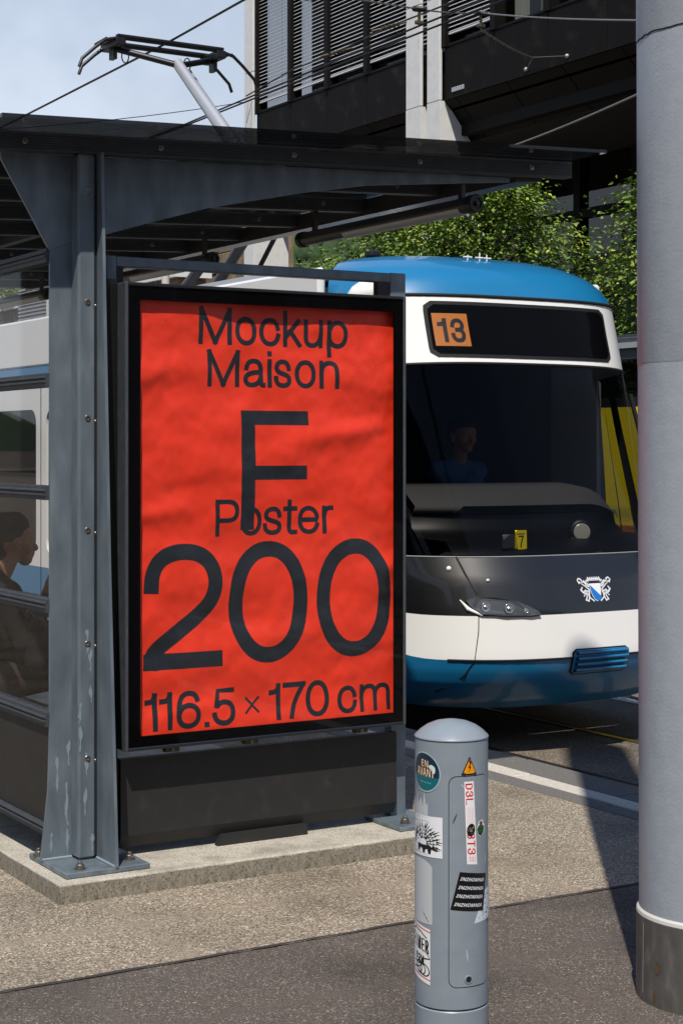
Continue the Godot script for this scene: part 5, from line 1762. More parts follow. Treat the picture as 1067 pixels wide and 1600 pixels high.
# seated figure; hip is the seat point between the thighs, f the way it looks, lean the forward tilt
func seated(name_: String, label: String, hip: Vector3, f: Vector3, cloth: Material, legs_m: Material, hand_r: Vector3, hand_l: Vector3, nod := 0.0) -> Node3D:
	var r := f.cross(Vector3.UP).normalized()
	var W := func(x: float, y: float, z: float) -> Vector3: return hip + r * x + Vector3.UP * y + f * z
	var t := thing(name_, label, "person", hip)
	var skin_b: Array = []
	var top: Array = []
	var low: Array = []
	var hd: Vector3 = W.call(0, 0.70 - nod * 0.02, 0.09 + nod * 0.05)
	var up := (Vector3.UP - f * nod * 0.3).normalized()
	var fw := (f - up * f.dot(up)).normalized()
	fw = (fw - Vector3.UP * nod * 0.35).normalized()
	var H := func(x: float, y: float, z: float) -> Vector3: return hd + r * x + up * y + fw * z
	# head, face and neck
	skin_b.append_array([[W.call(0, 0.50, 0.02), H.call(0, -0.05, -0.02), 0.058, 0.052], [H.call(0, 0.035, -0.035), H.call(0, 0.03, 0.02), 0.088, 0.08], [H.call(0, -0.02, 0.03), H.call(0, -0.075, 0.055), 0.06, 0.036],
		[H.call(0, 0.02, 0.088), H.call(0, -0.025, 0.112), 0.011, 0.016], [H.call(-0.03, 0.028, 0.075), H.call(0.03, 0.028, 0.075), 0.017, 0.017], [H.call(-0.016, -0.052, 0.09), H.call(0.016, -0.052, 0.09), 0.011, 0.011], [H.call(-0.04, -0.02, 0.058), H.call(0.04, -0.02, 0.058), 0.028, 0.028],
		[H.call(-0.086, 0.02, -0.01), H.call(-0.088, -0.02, 0.0), 0.016, 0.011], [H.call(0.086, 0.02, -0.01), H.call(0.088, -0.02, 0.0), 0.016, 0.011]])
	for s in [-1.0, 1.0]:
		var sh: Vector3 = W.call(0.17 * s, 0.46, 0.02)
		var ha: Vector3 = hand_r if s > 0.0 else hand_l
		var mid: Vector3 = (sh + ha) * 0.5
		var reach: float = (ha - sh).length()
		var bend := sqrt(maxf(0.0, 0.285 * 0.285 - reach * reach * 0.25))
		var el: Vector3 = mid + (Vector3.DOWN * 0.9 + r * s * 0.45 - f * 0.2).normalized() * bend
		top.append([sh, el, 0.062, 0.05]); top.append([el, ha.lerp(el, 0.12), 0.05, 0.036])
		top.append([W.call(0.05 * s, 0.49, 0.02), sh, 0.06, 0.064])
		skin_b.append([el, ha, 0.038, 0.027])
		var dir: Vector3 = (ha - el).normalized()
		var side: Vector3 = dir.cross(Vector3.UP).normalized()
		var pal: Vector3 = ha + dir * 0.07
		skin_b.append([ha, pal, 0.027, 0.026]); skin_b.append([ha + side * 0.022, pal + side * 0.026, 0.018, 0.016]); skin_b.append([ha - side * 0.018, pal - side * 0.026, 0.018, 0.016])
		for k in 4:
			var o: Vector3 = side * (0.03 - 0.02 * k)
			var l: float = [0.034, 0.042, 0.039, 0.03][k]
			var k1: Vector3 = pal + o + dir * l
			var k2: Vector3 = k1 + (dir * 0.6 + Vector3.UP * 0.5).normalized() * l * 0.8
			skin_b.append([pal + o, k1, 0.0095, 0.009]); skin_b.append([k1, k2, 0.009, 0.0075])
		skin_b.append([ha + side * 0.03 + dir * 0.02, ha + side * 0.055 + dir * 0.06, 0.012, 0.009])
		var hp: Vector3 = W.call(0.09 * s, 0.04, 0.0)
		var kn: Vector3 = W.call(0.12 * s, 0.08, 0.43)
		var an: Vector3 = W.call(0.12 * s, -0.36, 0.40)
		low.append([hp, kn, 0.088, 0.062]); low.append([kn, an, 0.062, 0.046])
		skin_b.append([an, W.call(0.12 * s, -0.42, 0.5), 0.035, 0.03])
		skin_b.append([hp, kn, 0.06, 0.045]); skin_b.append([kn, an, 0.045, 0.032])
		var shoe := limbs([[W.call(0.12 * s, -0.40, 0.38), W.call(0.12 * s, -0.415, 0.54), 0.045, 0.036], [W.call(0.12 * s, -0.37, 0.385), W.call(0.12 * s, -0.4, 0.46), 0.04, 0.038]], 0.012, 0.03)
		put("shoe", shoe, M.bag, t)
	top.append_array([[W.call(0, 0.05, -0.01), W.call(0, 0.25, 0.0), 0.13, 0.125], [W.call(-0.06, 0.25, 0.0), W.call(-0.075, 0.42, 0.02), 0.11, 0.105], [W.call(0.06, 0.25, 0.0), W.call(0.075, 0.42, 0.02), 0.11, 0.105], [W.call(0, 0.45, 0.0), W.call(0, 0.53, 0.0), 0.085, 0.065]])
	low.append([W.call(-0.08, 0.06, -0.02), W.call(0.08, 0.06, -0.02), 0.115, 0.115])
	skin_b.append([W.call(0, 0.05, 0), W.call(0, 0.45, 0.01), 0.09, 0.085])
	put("body", limbs(skin_b, 0.008, 0.016), M.skin, t)
	put("jacket", limbs(top, 0.014, 0.04), cloth, t)
	put("trousers", limbs(low, 0.014, 0.035), legs_m, t)
	put("hair", limbs([[H.call(0, 0.062, -0.045), H.call(0, 0.075, 0.015), 0.088, 0.075], [H.call(0, 0.0, -0.075), H.call(0, -0.05, -0.07), 0.07, 0.05], [H.call(-0.06, 0.05, -0.02), H.call(0.06, 0.05, -0.02), 0.045, 0.045]], 0.008, 0.03), M.hair, t)
	for s in [-1.0, 1.0]:
		var ey := MB.new()
		ey.lathe(H.call(0.031 * s, 0.012, 0.078), PackedVector2Array([Vector2(0, -0.011), Vector2(0.009, -0.006), Vector2(0.0115, 0.0), Vector2(0.009, 0.006), Vector2(0, 0.011)]), 10, fw, true)
		put("eye", ey, M.ring_white, t)
	return t

func build_people() -> void:
	seated("person", "person in blue shirt sitting at the tram controls behind the windscreen", P(6.9, 1.05, 9.92), Vector3(0, 0, 1), M.shirt_blue, M.cloth_dark, P(7.1, 1.3, 9.5), P(6.7, 1.3, 9.5))
	seated("person", "dark haired person in dark jacket seated in profile behind the shelter glass", P(2.74, 0.53, 7.78), Vector3(1, 0, 0), M.cloth_dark, M.cloth_brown, P(3.0, 0.98, 7.70), P(3.05, 0.86, 7.98), 0.35)
	var b := thing("backpack", "black backpack with grey padded straps on the seated person's lap", "backpack", P(2.88, 0.66, 7.6))
	put("pack_body", limbs([[P(2.870, 0.70, 7.480), P(2.870, 0.84, 7.480), 0.07, 0.055], [P(2.870, 0.70, 7.700), P(2.870, 0.84, 7.700), 0.07, 0.055], [P(2.880, 0.70, 7.590), P(2.880, 0.87, 7.590), 0.075, 0.05]], 0.012, 0.04), M.bag, b)
	put("front_pocket", limbs([[P(2.940, 0.69, 7.520), P(2.940, 0.76, 7.520), 0.04, 0.035], [P(2.940, 0.69, 7.660), P(2.940, 0.76, 7.660), 0.04, 0.035]], 0.012, 0.03), M.cloth_dark, b)
	for v in [7.48, 7.66]:
		var s := MB.new()
		s.tube(PackedVector3Array([P(2.800, 0.90, v), P(2.840, 0.93, v), P(2.910, 0.92, v), P(2.950, 0.86, v), P(2.960, 0.75, v)]), PackedFloat32Array([0.016]), 8)
		put("strap", s, M.bag_grey, b)
	var bn := thing("bench", "wooden slat bench along the glazed side wall inside the shelter", "bench", P(2.75, 0.075, 8.3))
	for k in 4:
		var m := MB.new()
		m.slab(2.52 + k * 0.115, 0.43, 7.0, 2.62 + k * 0.115, 0.465, 9.6, 0.006)
		put("slat", m, M.sandstone, bn)
	for v in [7.3, 9.2]:
		var m := MB.new()
		m.slab(2.55, 0.38, v, 2.95, 0.43, v + 0.05)
		m.slab(2.72, 0.07, v, 2.78, 0.4, v + 0.05)
		put("leg", m, M.steel_dark, bn)

# ---------------------------------------------------------------- the raised office block
func build_office() -> void:
	var fx := 20.0
	var t := thing("office_building", "dark bronze office block on pale concrete columns with closed blinds", "building", P(22.8, -0.1, 23))
	var v_end := 37.36
	var sill := 9.95
	var pitch := 1.72
	# spandrel plates
	var edges: Array = []
	var v := v_end
	while v > 31.0:
		edges.append([v - pitch, v])
		v -= pitch
	var main := [[29.68, 29.88]]
	edges.append([29.88, 30.46])
	v = 29.15
	while v > 6.0:
		edges.append([v - pitch, v])
		v -= pitch
	var n := 0
	for e in edges:
		if e[1] - e[0] < 1.0: continue
		var m := MB.new()
		m.slab(fx, 8.86, e[0] + 0.008, fx + 0.12, sill, e[1] - 0.008, 0.006)
		put("spandrel_panel", m, M.bronze, t)
		var m3 := MB.new()
		m3.slab(fx - 0.02, 12.95, e[0] + 0.008, fx + 0.12, 14.4, e[1] - 0.008, 0.006)
		put("spandrel_panel", m3, M.bronze, t)
		var fr := MB.new()
		fr.slab(fx - 0.06, sill, e[1] - 0.10, fx + 0.25, 12.95, e[1] + 0.06)
		put("mullion", fr, M.bronze_frame, t)
		var sl := MB.new()
		sl.slab(fx - 0.02, sill, e[0] + 0.06, fx + 0.3, sill + 0.05, e[1] - 0.10)
		put("window_rail", sl, M.bronze_frame, t)
		sl = MB.new()
		sl.slab(fx + 0.1, 12.8, e[0] + 0.06, fx + 0.3, 12.95, e[1] - 0.10)
		put("window_rail", sl, M.bronze_frame, t)
		var g := MB.new()
		g.slab(fx + 0.2, sill + 0.05, e[0] + 0.06, fx + 0.212, 12.8, e[1] - 0.10)
		put("window_pane", g, M.building_glass, t)
		if n < 5:
			var bl := Node3D.new()
			bl.name = "blind"
			t.add_child(bl, true)
			bl.position = -t.position
			var y := 10.27
			var one := MB.new()
			one.box(Vector3.ZERO, Vector3(0.085, 0.006, e[1] - e[0] - 0.18), 0.0, Basis(Vector3(0, 0, 1), deg_to_rad(36)))
			var ms := one.mesh()
			while y < 12.85:
				var o := MeshInstance3D.new()
				o.mesh = ms
				o.material_override = M.slat
				o.name = "slat"
				bl.add_child(o, true)
				o.position = P(fx + 0.05, y, (e[0] + e[1]) * 0.5 - 0.02)
				y += 0.088
			var br := MB.new()
			br.slab(fx + 0.02, 10.2, e[0] + 0.07, fx + 0.08, 10.235, e[1] - 0.11)
			put("bottom_bar", br, M.slat, bl)
			for q in [0.3, 0.7]:
				var cd := MB.new()
				cd.rod(P(fx + 0.05, 10.2, lerpf(e[0], e[1], q)), P(fx + 0.05, 12.85, lerpf(e[0], e[1], q)), 0.003, 4)
				put("blind_cord", cd, M.bronze_frame, bl)
		elif n < 9:
			for q in [[0.12, 0.40], [0.62, 0.7]]:
				var cu := MB.new()
				var rows := [PackedVector3Array(), PackedVector3Array()]
				for k in 25:
					var vv := lerpf(e[0], e[1], 1.0 - lerpf(q[0], q[1], k / 24.0))
					var w := 0.02 * sin(k * 1.7)
					rows[0].append(P(fx + 0.36 + w, sill + 0.06, vv))
					rows[1].append(P(fx + 0.36 + w, 12.8, vv))
				cu.sheet(rows, Vector3.ZERO, Vector3(-1, 0, 0))
				put("curtain", cu, M.curtain, t)
		n += 1
	# narrow bay between the twin columns
	var nb := MB.new()
	nb.slab(fx + 0.02, 8.86, 29.6, fx + 0.12, sill, 30.0)
	put("spandrel_panel", nb, M.bronze, t)
	var nbl := Node3D.new()
	nbl.name = "blind"
	t.add_child(nbl, true)
	nbl.position = -t.position
	for k in 30:
		var o := MB.new()
		o.box(P(fx + 0.05, 10.2 + k * 0.088, 29.95), Vector3(0.085, 0.006, 1.0), 0.0, Basis(Vector3(0, 0, 1), deg_to_rad(36)))
		put("slat", o, M.slat, nbl)
	var nw := MB.new()
	nw.slab(fx + 0.2, sill, 29.2, fx + 0.22, 12.9, 30.5)
	put("window_pane", nw, M.building_glass, t)
	# sloping soffit plates, ceiling, body above
	v = v_end
	while v > 6.0:
		var a := MB.new()
		a.prism(PackedVector3Array([P(fx + 0.02, 8.85, v - pitch + 0.01), P(fx + 0.16, 8.70, v - pitch + 0.01), P(fx + 0.2, 8.74, v - pitch + 0.01), P(fx + 0.06, 8.88, v - pitch + 0.01)]), P(0, 0, pitch - 0.02))
		put("soffit_panel", a, M.bronze, t)
		var b := MB.new()
		b.prism(PackedVector3Array([P(fx + 0.21, 8.66, v - pitch + 0.014), P(fx + 0.75, 8.1, v - pitch + 0.014), P(fx + 0.79, 8.14, v - pitch + 0.014), P(fx + 0.25, 8.70, v - pitch + 0.014)]), P(0, 0, pitch - 0.028))
		put("soffit_panel", b, M.bronze, t)
		v -= pitch
	for k in 24:
		var cl := MB.new()
		cl.slab(fx + 0.76 + 0.2 * (k % 24), 8.1, 4.0, fx + 0.95 + 0.2 * (k % 24), 8.16, 37.4)
		put("ceiling_board", cl, M.ceiling_dark, t)
	var bd := MB.new()
	bd.slab(fx + 0.45, 8.18, 4.0, 25.6, 8.6, 37.4)
	bd.slab(fx + 1.6, 8.6, 4.0, 25.6, 20.0, 37.4)
	bd.slab(fx + 0.121, 8.88, 4.0, fx + 1.6, sill - 0.02, 37.4)
	bd.slab(fx + 0.121, 12.97, 4.0, fx + 1.6, 20.0, 37.4)
	put("wall", bd, M.bronze_frame, t)
	var up := MB.new()
	up.slab(fx - 0.02, 14.42, 4.0, fx + 0.1, 20.0, 37.36)
	put("upper_facade", up, M.bronze, t)
	# columns: slim above, haunched below the soffit
	for c in [[37.36, 37.84, 0.9], [29.90, 30.46, 0.75], [29.19, 29.66, 0.75]]:
		var m := MB.new()
		m.slab(fx - 0.10, 8.87, c[0], fx - 0.03, 11.0, c[1], 0.01)
		put("concrete_column", m, M.wall_concrete, t)
		var m2 := MB.new()
		m2.slab(fx - 0.10, 11.012, c[0], fx - 0.03, 20.0, c[1], 0.01)
		put("concrete_column", m2, M.wall_concrete, t)
		var lo := MB.new()
		lo.prism(PackedVector3Array([P(fx - 0.10, 8.858, c[0]), P(fx - 0.10, -0.1, c[0]), P(fx + c[2], -0.1, c[0]), P(fx + c[2], 8.0, c[0]), P(fx + 0.06, 8.858, c[0])]), P(0, 0, c[1] - c[0]))
		put("haunched_column", lo, M.wall_concrete, t)
	# recessed ground floor glazing
	var gx := 24.0
	v = 33.6
	var k2 := 0
	while v > 6.0:
		var g := MB.new()
		g.slab(gx + 0.03, 0.2, v - 1.95, gx + 0.042, 6.75, v)
		put("lobby_pane", g, M.lobby_glass, t)
		var g2 := MB.new()
		g2.slab(gx + 0.03, 6.95, v - 1.95, gx + 0.042, 8.1, v)
		put("lobby_pane", g2, M.lobby_glass, t)
		var m := MB.new()
		m.slab(gx - 0.1, -0.1, v - 0.11, gx + 0.2, 8.1, v + 0.11)
		put("lobby_mullion", m, M.bronze_frame, t)
		if k2 % 3 == 0:
			var pn := MB.new()
			pn.slab(gx + 0.5, 0.0, v - 1.2, gx + 0.6, 8.1, v - 0.4)
			put("lobby_wall", pn, M.wall_concrete, t)
		v -= 1.95
		k2 += 1
	var tr := MB.new()
	tr.slab(gx - 0.08, 6.75, 4.0, gx + 0.15, 6.95, 33.7)
	tr.slab(gx - 0.08, -0.1, 4.0, gx + 0.15, 0.2, 33.7)
	put("lobby_transom", tr, M.bronze_frame, t)
	var bw := MB.new()
	bw.slab(25.4, -0.1, 4.0, 25.6, 8.1, 33.7)
	bw.slab(24.0, -0.1, 33.61, 25.6, 8.1, 33.75)
	put("lobby_back_wall", bw, M.bronze_frame, t)
	var vent := MB.new()
	for i in 5: vent.slab(fx - 0.02, 8.98, 28.45 + i * 0.09, fx, 9.07, 28.51 + i * 0.09)
	put("vent_cap", vent, M.aluminium, t)

# ---------------------------------------------------------------- trees
func leaf_mesh(l: float, w: float) -> ArrayMesh:
	var mb := MB.new()
	var a := Vector3(0, 0, 0)
	var b := Vector3(w, w * 0.25, l * 0.45)
	var c := Vector3(0, -w * 0.15, l)
	var d := Vector3(-w, w * 0.25, l * 0.45)
	mb.flat(a, b, c, Vector3.UP)
	mb.flat(a, c, d, Vector3.UP)
	return mb.mesh()

func leaf_mat() -> StandardMaterial3D:
	if M.has("leaf"): return M.leaf
	var m := mat("leaf", Color.WHITE, 0.5)
	m.vertex_color_use_as_albedo = true
	m.backlight_enabled = true
	m.backlight = Color(0.28, 0.34, 0.05)
	return m

func tree(called: String, label: String, group: String, base: Vector3, h: float, low: float, rad: float, leaves: int, size: float, sd: int, cols: Array) -> void:
	var t := thing(called, label, "tree", base, group)
	rng.seed = sd
	var tk := MB.new()
	tk.tube(PackedVector3Array([base + Vector3(0, -0.2, 0), base + Vector3(0.03, low * 0.6, 0.02), base + Vector3(0, low + (h - low) * 0.5, 0), base + Vector3(0.04, h * 0.95, 0)]), PackedFloat32Array([0.03 * h, 0.022 * h, 0.012 * h, 0.003 * h]), 10)
	put("trunk", tk, M.bark, t)
	var clumps: Array = []
	var limbs_m := MB.new()
	var nc := 190
	var tone: Array[float] = []
	for k in nc:
		var y := lerpf(low, h, pow(rng.randf(), 0.85))
		var ky := (y - low) / (h - low)
		var prof := sqrt(maxf(0.0, 1.0 - pow(absf(ky - 0.38) / 0.66, 2.2)))
		var a := rng.randf() * TAU
		var rr := rad * prof * (0.25 + 0.75 * sqrt(rng.randf())) * (1.0 + 0.22 * sin(a * 3.0 + sd) * sin(ky * 7.0))
		var c := base + Vector3(cos(a) * rr, y, sin(a) * rr)
		clumps.append(c)
		tone.append(rng.randf())
		if k % 4 == 0:
			var s := base + Vector3(0, maxf(low * 0.7, y - rr * 0.7), 0)
			limbs_m.tube(PackedVector3Array([s, s.lerp(c, 0.6) + Vector3(0, 0.1 * rr, 0), c]), PackedFloat32Array([0.006 * h, 0.004 * h, 0.0012 * h]), 5, false)
	put("limb", limbs_m, M.bark, t)
	var mm := MultiMesh.new()
	mm.transform_format = MultiMesh.TRANSFORM_3D
	mm.use_colors = true
	mm.mesh = leaf_mesh(size, size * 0.3)
	mm.instance_count = leaves
	for i in leaves:
		var c: Vector3 = clumps[i % nc]
		var sp := rad * 0.2
		var p := c + Vector3(rng.randfn(0, sp), rng.randfn(0, sp * 0.42), rng.randfn(0, sp))
		p.y -= 0.35 * Vector2(p.x - c.x, p.z - c.z).length()
		var out := Vector3(p.x - base.x, 0, p.z - base.z).normalized()
		var dir := (out + Vector3(rng.randfn(0, 0.6), rng.randfn(-0.25, 0.35), rng.randfn(0, 0.6))).normalized()
		var upv := (Vector3.UP + Vector3(rng.randfn(0, 0.45), 0, rng.randfn(0, 0.45))).normalized()
		var bx := upv.cross(dir).normalized()
		var s := rng.randf_range(0.55, 1.25)
		mm.set_instance_transform(i, Transform3D(Basis(bx, dir.cross(bx), dir).scaled(Vector3(s, s, s)), p))
		var g: float = clampf(tone[i % nc] + rng.randf_range(-0.3, 0.3), 0.0, 1.0)
		var col: Color = cols[0].lerp(cols[1], g) if rng.randf() > 0.02 + 0.13 * pow(tone[i % nc], 3.0) else cols[2]
		mm.set_instance_color(i, col)
	var o := MultiMeshInstance3D.new()
	o.multimesh = mm
	o.material_override = leaf_mat()
	o.name = "crown"
	o.set_meta("kind", "stuff")
	t.add_child(o, true)
	o.position = -base

func build_trees() -> void:
	var near := [Color(0.035, 0.085, 0.014), Color(0.18, 0.27, 0.026), Color(0.36, 0.37, 0.035)]
	tree("street_tree", "leafy green tree just behind the tram roof, left of the tube lamp end", "street trees behind the tram", P(14.6, -0.1, 22.1), 5.5, 1.9, 1.45, 34000, 0.08, 101, near)
	tree("street_tree", "leafy green tree before the dark lobby, above the middle of the tram roof", "street trees behind the tram", P(14.6, -0.1, 20.3), 5.75, 1.9, 1.4, 36000, 0.078, 102, near)
	tree("street_tree", "leafy yellow green tree between the tram and the steel mast", "street trees behind the tram", P(14.4, -0.1, 15.35), 5.1, 2.6, 1.4, 34000, 0.072, 103, near)
	var far := [Color(0.02, 0.05, 0.012), Color(0.06, 0.11, 0.02), Color(0.09, 0.14, 0.03)]
	for q in [[-0.118, 105.0, 13.5, 4.5, 201, "green tree far down the street, left of the white pole"], [-0.087, 118.0, 14.0, 4.5, 202, "green tree far down the street, right of the white pole"], [-0.052, 112.0, 12.5, 3.6, 203, "green tree far down the street by the concrete column"]]:
		var D: float = q[1]
		var X: float = q[0] * D
		tree("far_tree", q[5], "trees far down the street", P(X * 0.857 + D * 0.515, -0.25, -X * 0.515 + D * 0.857), q[2], 3.0, q[3], 7000, 0.5, q[4], far)

# ---------------------------------------------------------------- distance
func build_far() -> void:
	# wooded hill about a kilometre off
	var f := Vector2(0.515, 0.857)
	var r := Vector2(0.857, -0.515)
	var nz := FastNoiseLite.new()
	nz.seed = 4
	nz.frequency = 0.004
	var hy := func(s: float, d: float) -> float: return -4.0 + 190.0 * smoothstep(560.0, 1250.0, d) + nz.get_noise_2d(s, d) * 26.0 * smoothstep(560.0, 800.0, d)
	var rows: Array = []
	for j in 30:
		var line := PackedVector3Array()
		for i in 50:
			var s := -900.0 + i * 37.0
			var d := 540.0 + j * 30.0
			line.append(P(r.x * s + f.x * d, hy.call(s, d), r.y * s + f.y * d))
		rows.append(line)
	var hm := MB.new()
	hm.sheet(rows, Vector3.ZERO, Vector3.UP)
	structure("hill", hm, mat("hill_green", lin(0.02, 0.04, 0.012), 0.95), "wooded hill rising beyond the far end of the street", "hill")
	rng.seed = 300
	var nf := FastNoiseLite.new()
	nf.seed = 8
	nf.frequency = 1.1
	var cr := MB.new()
	var rr: Array = []
	for j in 9:
		var line := PackedVector3Array()
		for i in 15:
			var a := TAU * i / 14.0
			var b := -0.35 * PI + j * 0.85 * PI / 8.0
			var d := Vector3(cos(a) * cos(b), sin(b) * 1.15, sin(a) * cos(b))
			line.append(d * (1.0 + 0.45 * nf.get_noise_3dv(d * 2.2 if i < 14 else Vector3(cos(b), sin(b) * 1.15, 0) * 2.2)))
		rr.append(line)
	cr.sheet(rr, Vector3.ZERO)
	var mm := MultiMesh.new()
	mm.transform_format = MultiMesh.TRANSFORM_3D
	mm.use_colors = true
	mm.mesh = cr.mesh()
	mm.instance_count = 9000
	for i in 9000:
		var s := rng.randf_range(-420, 330)
		var d := rng.randf_range(600, 1260)
		var k := rng.randf_range(3.2, 6.5)
		mm.set_instance_transform(i, Transform3D(Basis(Vector3.UP, rng.randf() * TAU).scaled(Vector3(k, k * rng.randf_range(0.9, 1.5), k)), P(r.x * s + f.x * d, hy.call(s, d) + k * 0.8, r.y * s + f.y * d)))
		var g := rng.randf()
		mm.set_instance_color(i, Color(0.016, 0.04, 0.01).lerp(Color(0.05, 0.085, 0.018), g * g))
	var fo := MultiMeshInstance3D.new()
	fo.multimesh = mm
	var fm := mat("forest_leaf", Color.WHITE, 0.95)
	fm.vertex_color_use_as_albedo = true
	fo.material_override = fm
	fo.name = "forest"
	add_child(fo)
	fo.set_meta("kind", "stuff")
	fo.set_meta("label", "dark green forest covering the far hill")
	fo.set_meta("category", "forest")
	# long house with a slate roof
	var D := 150.0
	var c := P(-0.072 * D * 0.857 + D * 0.515, 0, 0.072 * D * 0.515 + D * 0.857)
	var t := thing("far_house", "long cream house with slate roof far down the street", "house", c)
	var rx := Vector3(0.857, 0, 0.515)
	var fz := Vector3(-0.515, 0, 0.857)
	var wb := MB.new()
	var B := Basis(rx, Vector3.UP, fz)
	wb.box(c + Vector3(0, 8.0, 0), Vector3(11, 16.2, 8), 0.0, B)
	put("wall", wb, M.plaster, t)
	var rf := MB.new()
	var p0 := c + rx * -5.8 + fz * 4.6 + Vector3(0, 16.0, 0)
	rf.prism(PackedVector3Array([p0, p0 - fz * 9.2, p0 - fz * 4.6 + Vector3(0, 1.3, 0)]), rx * 11.6)
	put("roof", rf, M.slate, t)
	for k in 8:
		for j in 2:
			var w := MB.new()
			w.box(c + rx * (-4.6 + k * 1.3) + fz * 4.01 + Vector3(0, 14.6 - j * 2.8, 0), Vector3(0.7, 1.3, 0.08), 0.0, B)
			put("window", w, M.slate, t)
	# white pole further along the platform
	var pt := thing("white_pole", "slim white pole standing past the shelter under the tube lamps", "pole", P(0, -0.25, 0) + P(-0.103 * 40 * 0.857 + 40 * 0.515, 0, 0.103 * 40 * 0.515 + 40 * 0.857))
	var pp := pt.position
	var m := MB.new()
	m.tube(PackedVector3Array([pp, pp + Vector3(0, 8.0, 0)]), PackedFloat32Array([0.1, 0.09]), 16)
	put("shaft", m, M.ring_white, pt)
	var pc := MB.new()
	pc.lathe(pp + Vector3(0, 8, 0), PackedVector2Array([Vector2(0.1, 0), Vector2(0.09, 0.05), Vector2(0, 0.08)]), 16)
	pc.lathe(pp, PackedVector2Array([Vector2(0.2, 0), Vector2(0.2, 0.03), Vector2(0.1, 0.05)]), 16)
	put("cap", pc, M.aluminium, pt)
	# sandstone terrace walls with shrubs beyond the left end of the street
	for q in [[0, 6.75, 0.0, "lower sandstone terrace wall beyond the tram, with shrubs on its ledge"], [1, 9.2, 3.0, "upper sandstone terrace wall beyond the tram, streaked and set back"]]:
		var w := thing("terrace_wall", q[3], "wall", P(22 + q[2], -0.25, 66))
		var y := -0.25
		var row := 0
		var h: float = q[1]
		y = h - 3.2
		var core := MB.new()
		core.slab(22.1 + q[2], -0.25, 46, 22.9 + q[2], h - 0.03, 92)
		put("wall_core", core, M.sandstone, w)
		while y < h - 0.1:
			var vv := 46.0 - (row % 2) * 0.7
			while vv < 78.0:
				var st := MB.new()
				rng.seed = int(vv * 10) + row * 77
				st.slab(21.98 + q[2] - rng.randf() * 0.06, y, vv, 22.12 + q[2], y + 0.62, vv + 1.36, 0.02)
				put("stone", st, M.sandstone, w)
				vv += 1.4
			y += 0.65
			row += 1
		var cp := MB.new()
		cp.slab(21.8 + q[2], h, 45.8, 23.0 + q[2], h + 0.18, 92)
		put("coping", cp, M.wall_concrete, w)
	var sh := [Color(0.06, 0.10, 0.015), Color(0.16, 0.2, 0.025), Color(0.3, 0.3, 0.05)]
	for k in 5:
		var lab: String = ["yellow green shrub on the terrace ledge, hidden part at the post", "yellow green shrub on the ledge, second from the post", "middle yellow green shrub on the terrace ledge", "yellow green shrub on the ledge, second from the frame edge", "yellow green shrub on the ledge at the frame edge"][k]
		tree("terrace_shrub", lab, "shrubs on the terrace ledge", P(22.6, 6.85, 52.5 + k * 2.6), 1.3, 0.1, 1.1, 900, 0.22, 400 + k, sh)
	# louvred box on the tram roof line: ventilation housing across the street
	var lb := thing("vent_housing", "pale louvred ventilation housing above the tram roof near the post", "vent", P(13.4, -0.1, 34.5))
	var bx := MB.new()
	bx.slab(13.2, -0.1, 34.0, 14.4, 5.0, 35.6)
	bx.slab(13.1, 5.32, 33.9, 14.5, 5.42, 35.7, 0.02)
	put("housing", bx, M.wall_concrete, lb)
	for k in 14:
		var lv := MB.new()
		lv.slab(13.15, 4.2 + k * 0.08, 34.02, 13.2, 4.24 + k * 0.08, 35.58)
		put("louvre", lv, M.aluminium, lb)
	# stop across the street
	var os := thing("opposite_shelter", "dark shelter across the street with pale roof edge", "shelter", P(12.6, -0.08, 12))
	var e := MB.new()
	e.slab(12.0, 2.62, 7.0, 12.1, 2.86, 17.0, 0.01)
	put("roof_edge", e, M.steel_dark, os)
	var e2 := MB.new()
	e2.slab(11.96, 2.74, 7.0, 12.0, 2.80, 17.0)
	put("edge_strip", e2, M.aluminium, os)
	var e3 := MB.new()
	e3.slab(12.1, 2.8, 7.0, 14.0, 2.9, 17.0)
	put("roof", e3, M.steel_dark, os)
	for v in [7.3, 10.0, 12.7, 14.9, 16.8]:
		var p := MB.new()
		p.slab(12.3, -0.08, v, 12.38, 2.8, v + 0.08, 0.006)
		put("post", p, M.steel_dark, os)
	var bw := MB.new()
	bw.slab(13.4, 0.2, 7.2, 13.45, 2.7, 16.8)
	put("back_wall", bw, M.black_paint, os)
	for k in 6:
		var sl := MB.new()
		sl.slab(13.3, 1.95 + k * 0.13, 7.2, 13.4, 2.0 + k * 0.13, 16.8)
		put("slat", sl, M.bronze_frame, os)
	# yellow poster board standing at that stop
	var yb := thing("yellow_board", "yellow poster board with orange foot across the street", "poster board", P(12.15, -0.08, 13.6))
	var f1 := MB.new()
	f1.slab(12.1, 0.45, 12.5, 12.16, 2.22, 14.75, 0.01)
	f1.slab(12.12, -0.08, 12.6, 12.15, 0.5, 12.7)
	f1.slab(12.12, -0.08, 14.3, 12.15, 0.5, 14.4)
	put("frame", f1, M.black_paint, yb)
	var im := Image.create(512, 440, false, Image.FORMAT_RGB8)
	im.fill(Color(0.86, 0.78, 0.03))
	im.fill_rect(Rect2i(0, 0, 512, 14), Color(0.03, 0.03, 0.03))
	word(im, "D3L MEIRE", 300, 500, 11, 3, 2, Color(0.8, 0.8, 0.8), 0.3)
	im.fill_rect(Rect2i(0, 350, 512, 90), Color(0.72, 0.38, 0.05))
	for k in 4:
		for i in 9: im.fill_rect(Rect2i(i * 60 + (k % 2) * 30, 356 + k * 21, 54, 3), Color(0.5, 0.24, 0.03))
	disc(im, Vector2(236, 92), Vector2(34, 40), Color(0.05, 0.05, 0.05))
	disc(im, Vector2(236, 92), Vector2(24, 29), Color(0.5, 0.5, 0.52))
	var f2 := MB.new()
